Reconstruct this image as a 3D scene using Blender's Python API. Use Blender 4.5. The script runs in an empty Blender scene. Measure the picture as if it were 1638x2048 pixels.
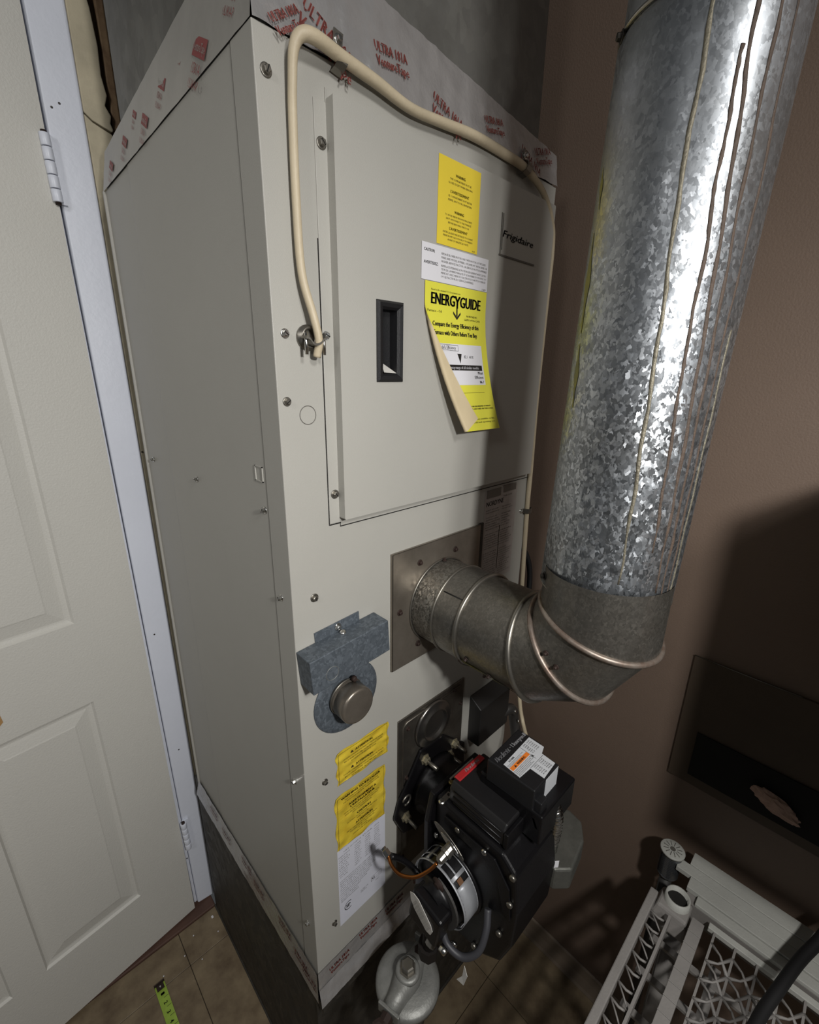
import bpy, bmesh, math, random
from mathutils import Vector, Matrix
random.seed(7)
S = bpy.context.scene
COL = S.collection
PI = math.pi

# ---------------------------------------------------------------- camera
cam_d = bpy.data.cameras.new('camera'); cam = bpy.data.objects.new('camera', cam_d); COL.objects.link(cam)
R_ = Vector((0.72314676, -0.69054478, 0.01437589)); D_ = Vector((-0.19494815, -0.22403101, -0.95488498)); F_ = Vector((0.66261149, 0.68771943, -0.29662772))
m = Matrix((( R_.x, -D_.x, -F_.x), (R_.y, -D_.y, -F_.y), (R_.z, -D_.z, -F_.z))).to_4x4()
m.translation = Vector((-0.25959582, -0.49206502, 1.6556491))
cam.matrix_world = m
cam_d.sensor_fit = 'VERTICAL'; cam_d.sensor_height = 36.0; cam_d.lens = 36.0 * 897.0 / 2048.0
cam_d.clip_start = 0.01
S.camera = cam

# ---------------------------------------------------------------- world, lights, exposure
w = bpy.data.worlds.new('room_air'); S.world = w; w.use_nodes = True
bg = w.node_tree.nodes['Background']; bg.inputs[0].default_value = (0.93, 0.97, 1.0, 1); bg.inputs[1].default_value = 0.045
def lamp(name, kind, loc, energy, size, color=(1, 1, 1), look=None):
    l = bpy.data.lights.new(name, kind); l.energy = energy; l.color = color
    if kind == 'AREA': l.shape = 'DISK'; l.size = size
    else: l.shadow_soft_size = size
    o = bpy.data.objects.new(name, l); COL.objects.link(o); o.location = loc
    if look: o.rotation_euler = (Vector(look) - Vector(loc)).to_track_quat('-Z', 'Y').to_euler()
    return o
sp = lamp('hand_torch', 'SPOT', (-.14, -.86, 1.80), 30, .03, (1.0, .985, .96), (.12, 0, .55)); sp.data.spot_size = math.radians(176); sp.data.spot_blend = 1.0
lamp('ceiling_lamp', 'POINT', (-.28, -1.75, 2.62), 62, .16, (1.0, .985, .96))
cl = lamp('side_room_lamp', 'SPOT', (-1.35, -.65, 2.35), 24, .16, (1.0, .98, .95), (-.34, .7, 1.75)); cl.data.spot_size = math.radians(92); cl.data.spot_blend = .9
S.view_settings.view_transform = 'Standard'; S.view_settings.look = 'None'
S.view_settings.gamma = 1.0; S.view_settings.exposure = 0.0; S.view_settings.use_curve_mapping = False

# ---------------------------------------------------------------- materials
def srgb(h):
    h = h.lstrip('#'); c = [int(h[i:i+2], 16) / 255 for i in (0, 2, 4)]
    return tuple((x / 12.92 if x <= .04045 else ((x + .055) / 1.055) ** 2.4) for x in c) + (1,)
MATS = {}
def mat(name, col, rough=.5, metal=0., noise=0., nscale=20., bump=0., bscale=200., spec=.5, col2=None, coat=0.):
    if name in MATS: return MATS[name]
    m = bpy.data.materials.new(name); m.use_nodes = True; nt = m.node_tree; b = nt.nodes['Principled BSDF']
    c = srgb(col) if isinstance(col, str) else tuple(col) + (1,)
    b.inputs['Base Color'].default_value = c; b.inputs['Roughness'].default_value = rough; b.inputs['Metallic'].default_value = metal
    b.inputs['Specular IOR Level'].default_value = spec
    if coat: b.inputs['Coat Weight'].default_value = coat
    tc = nt.nodes.new('ShaderNodeTexCoord')
    if noise or col2:
        n = nt.nodes.new('ShaderNodeTexNoise'); n.inputs['Scale'].default_value = nscale; n.inputs['Detail'].default_value = 8; n.inputs['Roughness'].default_value = .65
        nt.links.new(tc.outputs['Object'], n.inputs['Vector'])
        mx = nt.nodes.new('ShaderNodeMix'); mx.data_type = 'RGBA'
        c2 = srgb(col2) if col2 else tuple(max(0, x * (1 - noise)) for x in c[:3]) + (1,)
        mx.inputs[6].default_value = c; mx.inputs[7].default_value = c2
        rp = nt.nodes.new('ShaderNodeValToRGB'); rp.color_ramp.elements[0].position = .35; rp.color_ramp.elements[1].position = .7
        nt.links.new(n.outputs['Fac'], rp.inputs[0]); nt.links.new(rp.outputs[0], mx.inputs[0]); nt.links.new(mx.outputs[2], b.inputs['Base Color'])
    if bump:
        n2 = nt.nodes.new('ShaderNodeTexNoise'); n2.inputs['Scale'].default_value = bscale; n2.inputs['Detail'].default_value = 4
        nt.links.new(tc.outputs['Object'], n2.inputs['Vector'])
        bp = nt.nodes.new('ShaderNodeBump'); bp.inputs['Strength'].default_value = bump; bp.inputs['Distance'].default_value = .002
        nt.links.new(n2.outputs['Fac'], bp.inputs['Height']); nt.links.new(bp.outputs[0], b.inputs['Normal'])
    MATS[name] = m; return m

def galv(name, lo, hi, scale=150., rough=(.28, .5), tilt=.25, metal=.85, stretch=(1, 1, .8), grime=None, gmix=.5, fade=None):
    """zinc spangle: every crystal has a grey, a gloss and a lean of its own; fade=(z0,z1) fine dull spangle gives way to coarse bright flakes below"""
    m = bpy.data.materials.new(name); m.use_nodes = True; nt = m.node_tree; L = nt.links; b = nt.nodes['Principled BSDF']
    tc = nt.nodes.new('ShaderNodeTexCoord'); mp = nt.nodes.new('ShaderNodeMapping'); mp.inputs['Scale'].default_value = stretch
    L.new(tc.outputs['Object'], mp.inputs[0])
    wn = nt.nodes.new('ShaderNodeTexNoise'); wn.inputs['Scale'].default_value = scale * .6; wn.inputs['Detail'].default_value = 3
    L.new(mp.outputs[0], wn.inputs['Vector'])
    ma = nt.nodes.new('ShaderNodeVectorMath'); ma.operation = 'MULTIPLY_ADD'; ma.inputs[1].default_value = (.012,) * 3
    L.new(wn.outputs['Color'], ma.inputs[0]); L.new(mp.outputs[0], ma.inputs[2])
    vo = nt.nodes.new('ShaderNodeTexVoronoi'); vo.inputs['Scale'].default_value = scale; L.new(ma.outputs[0], vo.inputs['Vector'])
    bw = nt.nodes.new('ShaderNodeSeparateColor'); L.new(vo.outputs['Color'], bw.inputs[0])
    rp = nt.nodes.new('ShaderNodeMix'); rp.data_type = 'RGBA'; rp.inputs[6].default_value = srgb(lo); rp.inputs[7].default_value = srgb(hi)
    pw = nt.nodes.new('ShaderNodeMath'); pw.operation = 'POWER'; pw.inputs[1].default_value = 1.6; L.new(bw.outputs[0], pw.inputs[0])
    fac = pw.outputs[0]
    tl = None
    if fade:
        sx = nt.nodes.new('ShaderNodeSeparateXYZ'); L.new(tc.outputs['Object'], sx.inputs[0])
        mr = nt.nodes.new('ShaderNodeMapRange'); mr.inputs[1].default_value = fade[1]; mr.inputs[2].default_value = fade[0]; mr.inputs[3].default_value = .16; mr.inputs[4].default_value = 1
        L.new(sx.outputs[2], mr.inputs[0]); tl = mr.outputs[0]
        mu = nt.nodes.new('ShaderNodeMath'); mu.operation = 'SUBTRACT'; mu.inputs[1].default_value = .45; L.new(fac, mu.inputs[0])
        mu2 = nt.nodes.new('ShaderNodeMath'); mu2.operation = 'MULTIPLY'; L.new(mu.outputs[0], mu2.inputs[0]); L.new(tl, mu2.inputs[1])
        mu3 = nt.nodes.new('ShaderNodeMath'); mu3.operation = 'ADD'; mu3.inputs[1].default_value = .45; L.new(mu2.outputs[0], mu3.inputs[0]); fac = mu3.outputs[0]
    L.new(fac, rp.inputs[0]); out = rp.outputs[2]
    if grime:
        n = nt.nodes.new('ShaderNodeTexNoise'); n.inputs['Scale'].default_value = 9; n.inputs['Detail'].default_value = 9; n.inputs['Roughness'].default_value = .7
        L.new(tc.outputs['Object'], n.inputs['Vector'])
        r2 = nt.nodes.new('ShaderNodeMapRange'); r2.inputs[1].default_value = .45; r2.inputs[2].default_value = .75; r2.inputs[4].default_value = gmix; L.new(n.outputs['Fac'], r2.inputs[0])
        g = nt.nodes.new('ShaderNodeMix'); g.data_type = 'RGBA'; g.inputs[7].default_value = srgb(grime); L.new(r2.outputs[0], g.inputs[0]); L.new(out, g.inputs[6]); out = g.outputs[2]
    L.new(out, b.inputs['Base Color']); b.inputs['Metallic'].default_value = metal
    rr = nt.nodes.new('ShaderNodeMapRange'); rr.inputs[3].default_value = rough[0]; rr.inputs[4].default_value = rough[1]; L.new(bw.outputs[1], rr.inputs[0]); L.new(rr.outputs[0], b.inputs['Roughness'])
    s = nt.nodes.new('ShaderNodeVectorMath'); s.operation = 'SUBTRACT'; s.inputs[1].default_value = (.5,) * 3; L.new(vo.outputs['Color'], s.inputs[0])
    s2 = nt.nodes.new('ShaderNodeVectorMath'); s2.operation = 'SCALE'; s2.inputs[3].default_value = tilt; L.new(s.outputs[0], s2.inputs[0])
    if tl:
        s3 = nt.nodes.new('ShaderNodeMath'); s3.operation = 'MULTIPLY'; s3.inputs[1].default_value = tilt; L.new(tl, s3.inputs[0]); L.new(s3.outputs[0], s2.inputs[3])
    ge = nt.nodes.new('ShaderNodeNewGeometry'); ad = nt.nodes.new('ShaderNodeVectorMath'); L.new(ge.outputs['Normal'], ad.inputs[0]); L.new(s2.outputs[0], ad.inputs[1])
    no = nt.nodes.new('ShaderNodeVectorMath'); no.operation = 'NORMALIZE'; L.new(ad.outputs[0], no.inputs[0]); L.new(no.outputs[0], b.inputs['Normal'])
    MATS[name] = m; return m

PAINT = mat('cabinet_paint', '#a9a7a0', .42, 0, .06, 3, .12, 900, .4)
PAINT2 = mat('cabinet_door_paint', '#a9a7a0', .42, 0, .05, 4, .12, 900, .4)
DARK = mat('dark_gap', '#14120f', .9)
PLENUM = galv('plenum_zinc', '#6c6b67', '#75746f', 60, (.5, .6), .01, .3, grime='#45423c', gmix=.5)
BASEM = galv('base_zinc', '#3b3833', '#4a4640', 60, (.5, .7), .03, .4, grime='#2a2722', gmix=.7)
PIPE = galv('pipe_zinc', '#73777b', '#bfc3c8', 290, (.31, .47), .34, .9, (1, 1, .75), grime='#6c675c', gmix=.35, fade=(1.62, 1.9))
ELBOW = galv('elbow_metal', '#6b6862', '#7f7b74', 330, (.32, .46), .03, .8, grime='#565047', gmix=.6)
BOXZ = galv('box_zinc', '#555c63', '#6d757d', 260, (.5, .65), .08, .45)
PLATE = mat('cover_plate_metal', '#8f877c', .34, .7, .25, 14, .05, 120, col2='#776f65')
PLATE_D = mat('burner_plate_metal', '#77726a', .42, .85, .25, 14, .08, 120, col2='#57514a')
CHROME = mat('bright_metal', '#c9c8c4', .22, 1)
STEEL = mat('dull_steel', '#8c8880', .38, .9, .2, 60)
ALU = mat('cast_aluminium', '#8a8a86', .5, .5, .25, 50, .18, 300)
BLACK = mat('burner_black', '#100f11', .36, 0, .3, 20, .1, 200, .35)
BLACKP = mat('black_plastic', '#18181a', .42, 0, 0, 1, .15, 600)
RUBBER = mat('black_rubber', '#0e0d0e', .65)
FOIL = mat('foil_tape_metal', '#bcbab9', .25, .55, .12, 30, 1.0, 45)
FOILW = mat('foil_tape_dull', '#b5b2ab', .45, .35, .12, 12, .5, 40)
RED = mat('red_print', '#84453f', .6)
REDD = mat('red_print_dull', '#8a4644', .6)
CABLE = mat('cream_cable', '#c3b59a', .5, 0, .12, 30, .2, 200)
YEL = mat('yellow_sticker', '#e3ca3e', .5, 0, .05, 30)
YEL2 = mat('yellow_sticker_worn', '#d8bf3c', .4, 0, 0, 30, .6, 35, col2='#c4a42c')
EGY = mat('energy_sticker', '#dcd748', .5, 0, .04, 30)
WHITE = mat('white_sticker', '#d9d8dc', .5)
WHITE2 = mat('white_paper', '#bfbcb6', .6, 0, .15, 40)
BEIGE = mat('sticker_back', '#c9b896', .7, 0, .1, 20)
INK = mat('black_ink', '#1d1a17', .6)
GREY_INK = mat('grey_ink', '#5b5852', .6)
BROWN_INK = mat('brown_ink', '#2e2823', .5)
ORANGE = mat('orange_print', '#e07a2c', .5)
DOORP = mat('door_paint', '#cfcdc6', .5, 0, .04, 3, .35, 260, .4)
JAMBP = mat('jamb_paint', '#dfe3ee', .35, 0, .05, 6, .2, 90, .5)
PLASTER = mat('plaster', '#c1b79e', .8, 0, .25, 12, .6, 60)
WOOD = mat('old_wood', '#a78c6c', .7, 0, .5, 20, .5, 60, col2='#6a4e3a')
WALLB = mat('brown_wall', '#79675a', .6, 0, .08, 5, .25, 300)
WALLG = mat('grey_wall', '#77746c', .8, 0, .15, 6)
TILE = mat('floor_tile', '#82735b', .45, 0, 0, 14, .15, 60, col2='#5c4d3b')
GROUT = mat('floor_joint', '#2b241c', .8)
THRESH = mat('threshold_board', '#5d4338', .6, 0, .3, 10)
TAPEG = mat('tape_green', '#9db94a', .45, 0, .15, 60)
DRIP = mat('drip_brown', '#54453a', .7, 0, .4, 80, .5, 300)
DRIPL = mat('drip_tan', '#827c6c', .55, .5, .3, 60, .5, 300)
YSM = mat('yellow_paint_smear', '#96903a', .6, .2, .4, 60, col2='#6c6c50')
COPPER = mat('copper_tube', '#9a6134', .32, .95, .2, 40)
RESIN = mat('white_resin', '#b9b9b2', .5, 0, .15, 9, .25, 250)
RESIN_SHADED = mat('white_resin_shaded', '#8b8783', .55, 0, .2, 9, .2, 250)  # same white resin, with the shade on the lattice put into its colour
PANELB = mat('access_board', '#524538', .7, 0, .15, 12)
PINK = mat('crumpled_paper', '#c4a391', .8, 0, .3, 40, .8, 90)
BRASS = mat('brass_valve', '#8f7434', .4, .7, .2, 30)
RUST = mat('rust_brown', '#33241e', .7, .2, .4, 40)
REDL = mat('red_badge', '#a3262a', .35)
BASEB = mat('beige_baseboard', '#77695a', .6, 0, .15, 12)

# ---------------------------------------------------------------- geometry helpers
class MB:
    def __init__(s): s.bm = bmesh.new()
    def face(s, pts):
        vs = [s.bm.verts.new(p) for p in pts]
        return s.bm.faces.new(vs)
    def hexa(s, P):
        v = [s.bm.verts.new(p) for p in P]
        for f in ((0, 3, 2, 1), (4, 5, 6, 7), (0, 1, 5, 4), (1, 2, 6, 5), (2, 3, 7, 6), (3, 0, 4, 7)): s.bm.faces.new([v[i] for i in f])
        return s
    def box(s, x0, x1, y0, y1, z0, z1):
        return s.hexa([(x0, y0, z0), (x1, y0, z0), (x1, y1, z0), (x0, y1, z0), (x0, y0, z1), (x1, y0, z1), (x1, y1, z1), (x0, y1, z1)])
    def obox(s, c, ax, ay, az, sx, sy, sz):
        c = Vector(c); ax = Vector(ax).normalized() * sx / 2; ay = Vector(ay).normalized() * sy / 2; az = Vector(az).normalized() * sz / 2
        return s.hexa([c + a * ax + b * ay + d * az for d in (-1, 1) for a, b in ((-1, -1), (1, -1), (1, 1), (-1, 1))])
    def prism(s, poly, d):
        d = Vector(d); n = len(poly); a = [s.bm.verts.new(p) for p in poly]; b = [s.bm.verts.new(Vector(p) + d) for p in poly]
        s.bm.faces.new(a[::-1]); s.bm.faces.new(b)
        for i in range(n): s.bm.faces.new((a[i], a[(i + 1) % n], b[(i + 1) % n], b[i]))
        return s
    def rings(s, R, cap=True, smooth=True, closed=True):
        V = [[s.bm.verts.new(p) for p in r] for r in R]; n = len(R[0])
        for i in range(len(V) - 1):
            for j in range(n if closed else n - 1):
                f = s.bm.faces.new((V[i][j], V[i][(j + 1) % n], V[i + 1][(j + 1) % n], V[i + 1][j])); f.smooth = smooth
        if cap and closed: s.bm.faces.new(V[0][::-1]); s.bm.faces.new(V[-1])
        return s
    def lathe(s, base, axis, prof, seg=24, cap=True, smooth=True):
        """prof: (distance along axis, radius)"""
        a = Vector(axis).normalized(); u = a.orthogonal().normalized(); v = a.cross(u); b = Vector(base)
        return s.rings([[b + a * h + (u * math.cos(2 * PI * k / seg) + v * math.sin(2 * PI * k / seg)) * r for k in range(seg)] for h, r in prof], cap, smooth)
    def cyl(s, A, B, r, seg=16, r2=None, smooth=True):
        A = Vector(A); B = Vector(B); return s.lathe(A, B - A, [(0, r), ((B - A).length, r if r2 is None else r2)], seg, True, smooth)
    def tube(s, pts, r, seg=10, cap=True, flat=None):
        pts = [Vector(p) for p in pts]; n = len(pts); R = []; u = None
        for i, p in enumerate(pts):
            t = (pts[min(i + 1, n - 1)] - pts[max(i - 1, 0)]).normalized()
            u = t.orthogonal().normalized() if u is None else (u - t * u.dot(t)).normalized()
            v = t.cross(u); rr = r[i] if isinstance(r, (list, tuple)) else r
            ring = []
            for k in range(seg):
                o = (u * math.cos(2 * PI * k / seg) + v * math.sin(2 * PI * k / seg)) * rr
                if flat: fd = Vector(flat[0]); o = o - fd * o.dot(fd) * (1 - flat[1])
                ring.append(p + o)
            R.append(ring)
        return s.rings(R, cap)
    def torus(s, c, axis, R, r, seg=32, rs=8, a0=0, a1=2 * PI):
        a = Vector(axis).normalized(); u = a.orthogonal().normalized(); v = a.cross(u); c = Vector(c); full = abs(a1 - a0 - 2 * PI) < 1e-4
        rg = []
        for k in range(seg if full else seg + 1):
            t = a0 + (a1 - a0) * k / seg; d = u * math.cos(t) + v * math.sin(t)
            rg.append([c + d * (R + r * math.cos(2 * PI * j / rs)) + a * r * math.sin(2 * PI * j / rs) for j in range(rs)])
        if full: rg.append(rg[0])
        s.rings(rg, not full); bmesh.ops.remove_doubles(s.bm, verts=s.bm.verts, dist=1e-6); return s
    def sphere(s, c, r, sc=(1, 1, 1)):
        g = bmesh.ops.create_uvsphere(s.bm, u_segments=14, v_segments=8, radius=r)
        for v in g['verts']: v.co = Vector((v.co.x * sc[0], v.co.y * sc[1], v.co.z * sc[2])) + Vector(c)
        return s
    def build(s, name, m, parent=None, bevel=0, seg=2, kind=None, label=None, subd=0):
        bmesh.ops.recalc_face_normals(s.bm, faces=s.bm.faces)
        me = bpy.data.meshes.new(name); s.bm.to_mesh(me); s.bm.free(); me.materials.append(m)
        o = bpy.data.objects.new(name, me); COL.objects.link(o)
        if parent:
            o.parent = parent; o.matrix_parent_inverse = world(parent).inverted()
        if bevel:
            b = o.modifiers.new('bevel', 'BEVEL'); b.width = bevel; b.segments = seg; b.limit_method = 'ANGLE'; b.angle_limit = .6
        if kind: o['kind'] = kind
        if label: o['label'] = label
        return o
def world(o):
    M = Matrix.Translation(o.location) @ o.rotation_euler.to_matrix().to_4x4()
    return (world(o.parent) @ o.matrix_parent_inverse @ M) if o.parent else M
def thing(name, label, cat, loc=(0, 0, 0), group=None, kind=None):
    o = bpy.data.objects.new(name, None); COL.objects.link(o); o.location = loc; o.empty_display_size = .05
    if kind: o['kind'] = kind
    else: o['label'] = label; o['category'] = cat
    if group: o['group'] = group
    return o
def tag(o, label, cat, group=None):
    o['label'] = label; o['category'] = cat
    if group: o['group'] = group
    return o
def struct(o): o['kind'] = 'structure'; return o
def spline(pts, n=8):
    P = [Vector(p) for p in pts]; P = [P[0] * 2 - P[1]] + P + [P[-1] * 2 - P[-2]]; out = []
    for i in range(1, len(P) - 2):
        for k in range(n):
            t = k / n; a, b, c, d = P[i - 1], P[i], P[i + 1], P[i + 2]
            out.append(.5 * ((2 * b) + (c - a) * t + (2 * a - 5 * b + 4 * c - d) * t * t + (3 * b - a - 3 * c + d) * t ** 3))
    out.append(P[-2]); return out

# text is laid out flat in (u, v) and carried on to the surface by a mapping
_tc = {}
def glyphs(s, res=2):
    if (s, res) not in _tc:
        c = bpy.data.curves.new('t', 'FONT'); c.body = s; c.size = 1; c.resolution_u = res
        o = bpy.data.objects.new('t', c); COL.objects.link(o); dg = bpy.context.evaluated_depsgraph_get()
        me = bpy.data.meshes.new_from_object(o.evaluated_get(dg)); bpy.data.objects.remove(o); bpy.data.curves.remove(c)
        V = [v.co.copy() for v in me.vertices]; Fc = [tuple(p.vertices) for p in me.polygons]; bpy.data.meshes.remove(me)
        _tc[(s, res)] = (V, Fc)
    return _tc[(s, res)]
def letters(mb, s, u, v, h, f, al='l', wid=None, rot=0, shear=0, bold=0, res=2, vflip=False):
    """writes s with cap height h at (u, v); wid squeezes it to a total width; f maps (u, v) to a point"""
    V, Fc = glyphs(s, res)
    if not V: return
    x0 = min(p.x for p in V); x1 = max(p.x for p in V); k = h / .69; kx = k if wid is None else wid / (x1 - x0)
    W = (x1 - x0) * kx; off = {'l': 0, 'c': -W / 2, 'r': -W}[al]; ca, sa = math.cos(rot), math.sin(rot)
    for bx in ((0,) if not bold else (-bold, 0, bold)):
        vs = []
        for p in V:
            a = (p.x - x0) * kx + off + shear * p.y * k + bx; b = p.y * k
            vs.append(mb.bm.verts.new(f(u + a * ca - b * sa, v + a * sa + b * ca)))
        for fc in Fc:
            try: mb.bm.faces.new([vs[i] for i in fc])
            except ValueError: pass
def lines(mb, rows, u0, u1, v, dv, h, f, ragged=.15, al='c'):
    for i, s in enumerate(rows):
        wdt = (u1 - u0) * (1 - ragged * random.random())
        uu = {'c': (u0 + u1) / 2, 'l': u0}[al]
        letters(mb, s, uu, v - i * dv, h, f, al, min(wdt, len(s) * h * .85), res=1)
def on_y(y):
    return lambda u, v: Vector((u, y, v))

# ---------------------------------------------------------------- room shell
fl = thing('floor', None, None, (0, 0, 0), kind='structure')
MB().box(-1.7, .69, -2.6, .655, -.04, -.004).build('subfloor', GROUT, fl)
T = .305
tiles = []
for i in range(-7, 1):
    for j in range(-8, 3):
        x0 = .497 + i * T; y0 = -.06 + j * T; x1 = min(x0 + T, .69); y1 = min(y0 + T, .655)
        if x1 - x0 < .02 or y1 - y0 < .02: continue
        full = abs(x1 - x0 - T) < 1e-6 and abs(y1 - y0 - T) < 1e-6
        o = MB().box(x0 + .0007, x1 - .0007, y0 + .0007, y1 - .0007, -.004, random.uniform(-.0003, .0003)).build('floor_tile', TILE, fl, .0008, 1)
th = MB().box(-1.0, .0, .655, .82, -.04, .006).build('trim_1', THRESH, None, .003); struct(th)
wr = MB().box(.69, .78, -2.6, .95, -.04, 2.9).build('wall_right', WALLB); struct(wr)
bb = MB().prism([(.69, -.0, 0), (.676, 0, 0), (.676, 0, .03), (.681, 0, .05), (.69, 0, .056)], (0, 0, 0)) if 0 else MB()
prof = [(.6895, 0), (.662, 0), (.668, .008), (.678, .03), (.684, .052), (.6895, .056)]
bb.prism([(x, -2.2, z) for x, z in prof], (0, 2.26, 0)).build('baseboard_right', BASEB, None, .002)
struct(bpy.data.objects['baseboard_right'])
wb = MB().box(.072, .69, .76, .86, -.04, 2.9).build('wall_back', WALLG); struct(wb)
wl = MB().box(-1.75, -.92, .71, .82, -.04, 2.9).build('wall_left', DOORP); struct(wl)
bx_ = MB().box(.32, .6895, -1.3, -.565, 1.17, 1.585).build('added_shade_box', WALLB, None, .004); struct(bx_)  # unseen box, added beside the view to cast shade on the lower right
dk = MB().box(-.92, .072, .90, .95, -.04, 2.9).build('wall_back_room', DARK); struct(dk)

# door jamb, stop bead, hinges
JF = .69
jb = thing('trim_2', None, None, (-.02, JF, 0), kind='structure')
mb = MB(); mb.hexa([(-.040, JF, .012), (.011, JF, .004), (.011, .85, .004), (-.040, .85, .012), (-.063, JF, 2.6), (.004, JF, 2.6), (.004, .85, 2.6), (-.063, .85, 2.6)])
mb.build('jamb_face', JAMBP, jb, .005, 3)
mb = MB(); mb.hexa([(-.049, JF + .004, .02), (-.041, JF + .004, .02), (-.041, .8, .02), (-.049, .8, .02), (-.076, JF + .004, 2.6), (-.066, JF + .004, 2.6), (-.066, .8, 2.6), (-.076, .8, 2.6)])
mb.build('jamb_edge', JAMBP, jb, .002, 2)
mb = MB(); 
for q in ((.03, 1.47), (-.01, 1.0), (-.025, 2.11), (-.012, 2.12), (.0, .62), (-.028, .22)):
    mb.lathe((q[0] - .02, JF - .0003, q[1]), (0, -1, 0), [(0, .0022), (.0004, .0018)], 8)
mb.build('paint_chips', BROWN_INK, jb, kind='stuff')
def hinge(x0, z0, x1, z1, cond):
    h = thing('trim_hinge', 'x', 'x', (x0, JF - .012, z0))
    n = 5; A = Vector((x0, JF - .012, z0)); B = Vector((x1, JF - .012, z1))
    for k in range(n):
        a = A.lerp(B, (k + .03) / n); b = A.lerp(B, (k + .97) / n)
        MB().cyl(a, b, .0085, 14).build('knuckle', cond, h, .0012)
    MB().cyl(A - (B - A) * .03, B + (B - A) * .03, .005, 10).build('hinge_pin', RUST, h)
    MB().hexa([(x0 - .001, JF - .006, z0), (x0 + .016, JF - .006, z0), (x0 + .016, JF - .001, z0), (x0 - .001, JF - .001, z0), (x1 - .001, JF - .006, z1), (x1 + .016, JF - .006, z1), (x1 + .016, JF - .001, z1), (x1 - .001, JF - .001, z1)]).build('hinge_leaf', cond, h)
    return h
h1 = hinge(-.064, 1.952, -.0665, 2.062, JAMBP); h1.name = 'door_hinge'; tag(h1, 'painted door hinge high on the white jamb, above the furnace shoulder', 'hinge')
h2 = hinge(-.041, .268, -.044, .372, JAMBP); h2.name = 'door_hinge.001'; tag(h2, 'paint-crusted door hinge low on the white jamb near the floor', 'hinge')

# moulded door, a few degrees ajar
ang = math.radians(7.4); DU = Vector((-math.cos(ang), -math.sin(ang), 0)); DN = Vector((math.sin(ang), -math.cos(ang), 0)); DH = Vector((-.05, .685, 0))
def dp(u, z, o=0): 
    uu = u + .002 + .012 * (z / 2.2)
    return DH + DU * uu + Vector((0, 0, z)) + DN * o
door = thing('door_1', None, None, dp(0, .01), kind='structure')
us = [(.0, .128), (.345, .41), (.63, .76)]; DZ0, DZ1 = .012, 2.3
pz = [(.225, .893), (1.105, 1.98)]
mb = MB()
def dbox(mb, u0, u1, z0, z1, o0, o1):
    mb.hexa([dp(u0, z0, o0), dp(u1, z0, o0), dp(u1, z0, o1), dp(u0, z0, o1), dp(u0, z1, o0), dp(u1, z1, o0), dp(u1, z1, o1), dp(u0, z1, o1)])
mbs = MB()
pan_u = [(.128, .345), (.41, .63)]
cols = [0, .128, .345, .41, .63, .76]; rows = [DZ0, .225, .893, 1.105, 1.98, DZ1]
# one continuous skin with the panel openings left out, then ogee rings and fields fill them
for i in range(5):
    for j in range(5):
        if i in (1, 3) and j in (1, 3): continue
        mbs.face([dp(cols[i], rows[j]), dp(cols[i + 1], rows[j]), dp(cols[i + 1], rows[j + 1]), dp(cols[i], rows[j + 1])])
bmesh.ops.remove_doubles(mbs.bm, verts=mbs.bm.verts, dist=1e-5)
dbox(mbs, 0, .76, DZ0, DZ1, -.036, -.014)
mbs.face([dp(0, DZ0), dp(0, DZ1), dp(0, DZ1, -.03), dp(0, DZ0, -.03)])
mbs.face([dp(0, DZ0), dp(.76, DZ0), dp(.76, DZ0, -.03), dp(0, DZ0, -.03)])
mbs.build('door_slab', DOORP, door)
for (a, b) in pan_u:
    for (c, d) in pz:
        mb = MB(); rg = []
        for ins, dep in ((0, 0), (.004, -.006), (.010, -.0075), (.014, -.0078), (.020, -.0065), (.042, -.0025), (.045, -.0015)):
            rg.append([dp(a + ins, c + ins, dep), dp(b - ins, c + ins, dep), dp(b - ins, d - ins, dep), dp(a + ins, d - ins, dep)])
        mb.rings(rg, False, False); mb.face(rg[-1])
        mb.build('door_panel', DOORP, door)
MB().lathe(dp(.292, 1.0, 0), DN, [(0, .004), (.002, .004), (.003, .002)], 12).build('latch_screw', CHROME, door)
MB().prism([dp(.286, .965, .0004), dp(.30, .965, .0004), dp(.30, .93, .0004), dp(.291, .935, .0004), dp(.284, .942, .0004)], DN * .0003).build('bare_wood_patch', mat('bare_wood', '#b08a5a', .7, 0, .2, 40), door)

# broken plaster edge and stud beside the jamb
pl = [(.004, 2.6), (.036, 2.6), (.040, 2.40), (.035, 2.33), (.043, 2.29), (.047, 2.235), (.045, 2.19), (.050, 2.16), (.044, 2.142), (.052, 2.128), (.049, 2.115), (.0525, 2.105), (.050, 2.101), (.030, 2.107), (.018, 2.111), (.0055, 2.121)]
pk = MB().prism([(x, JF + .002, z) for x, z in pl], (0, .05, 0)).build('trim_3', PLASTER, None, .002); struct(pk)
pl = [(.0055, 2.118), (.018, 2.108), (.031, 2.103), (.049, 2.097), (.054, 2.08), (.050, 2.05), (.047, 2.0), (.03, 1.9), (.028, .0), (.0115, .0), (.006, 2.05)]
pk = MB().prism([(x, JF + .002, z) for x, z in pl], (0, .05, 0)).build('trim_4', PLASTER, None, .002); struct(pk)
pk = MB().prism([(.056, JF + .012, -.0), (.072, JF + .012, 0), (.0705, JF + .012, 2.6), (.0545, JF + .012, 2.6)], (0, .055, 0)).build('trim_5', WOOD, None, .003); struct(pk)
for k, q in enumerate([(.046, 2.13, .5), (.045, 2.15, -.3), (.043, 2.112, .2)]):
    pass

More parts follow.
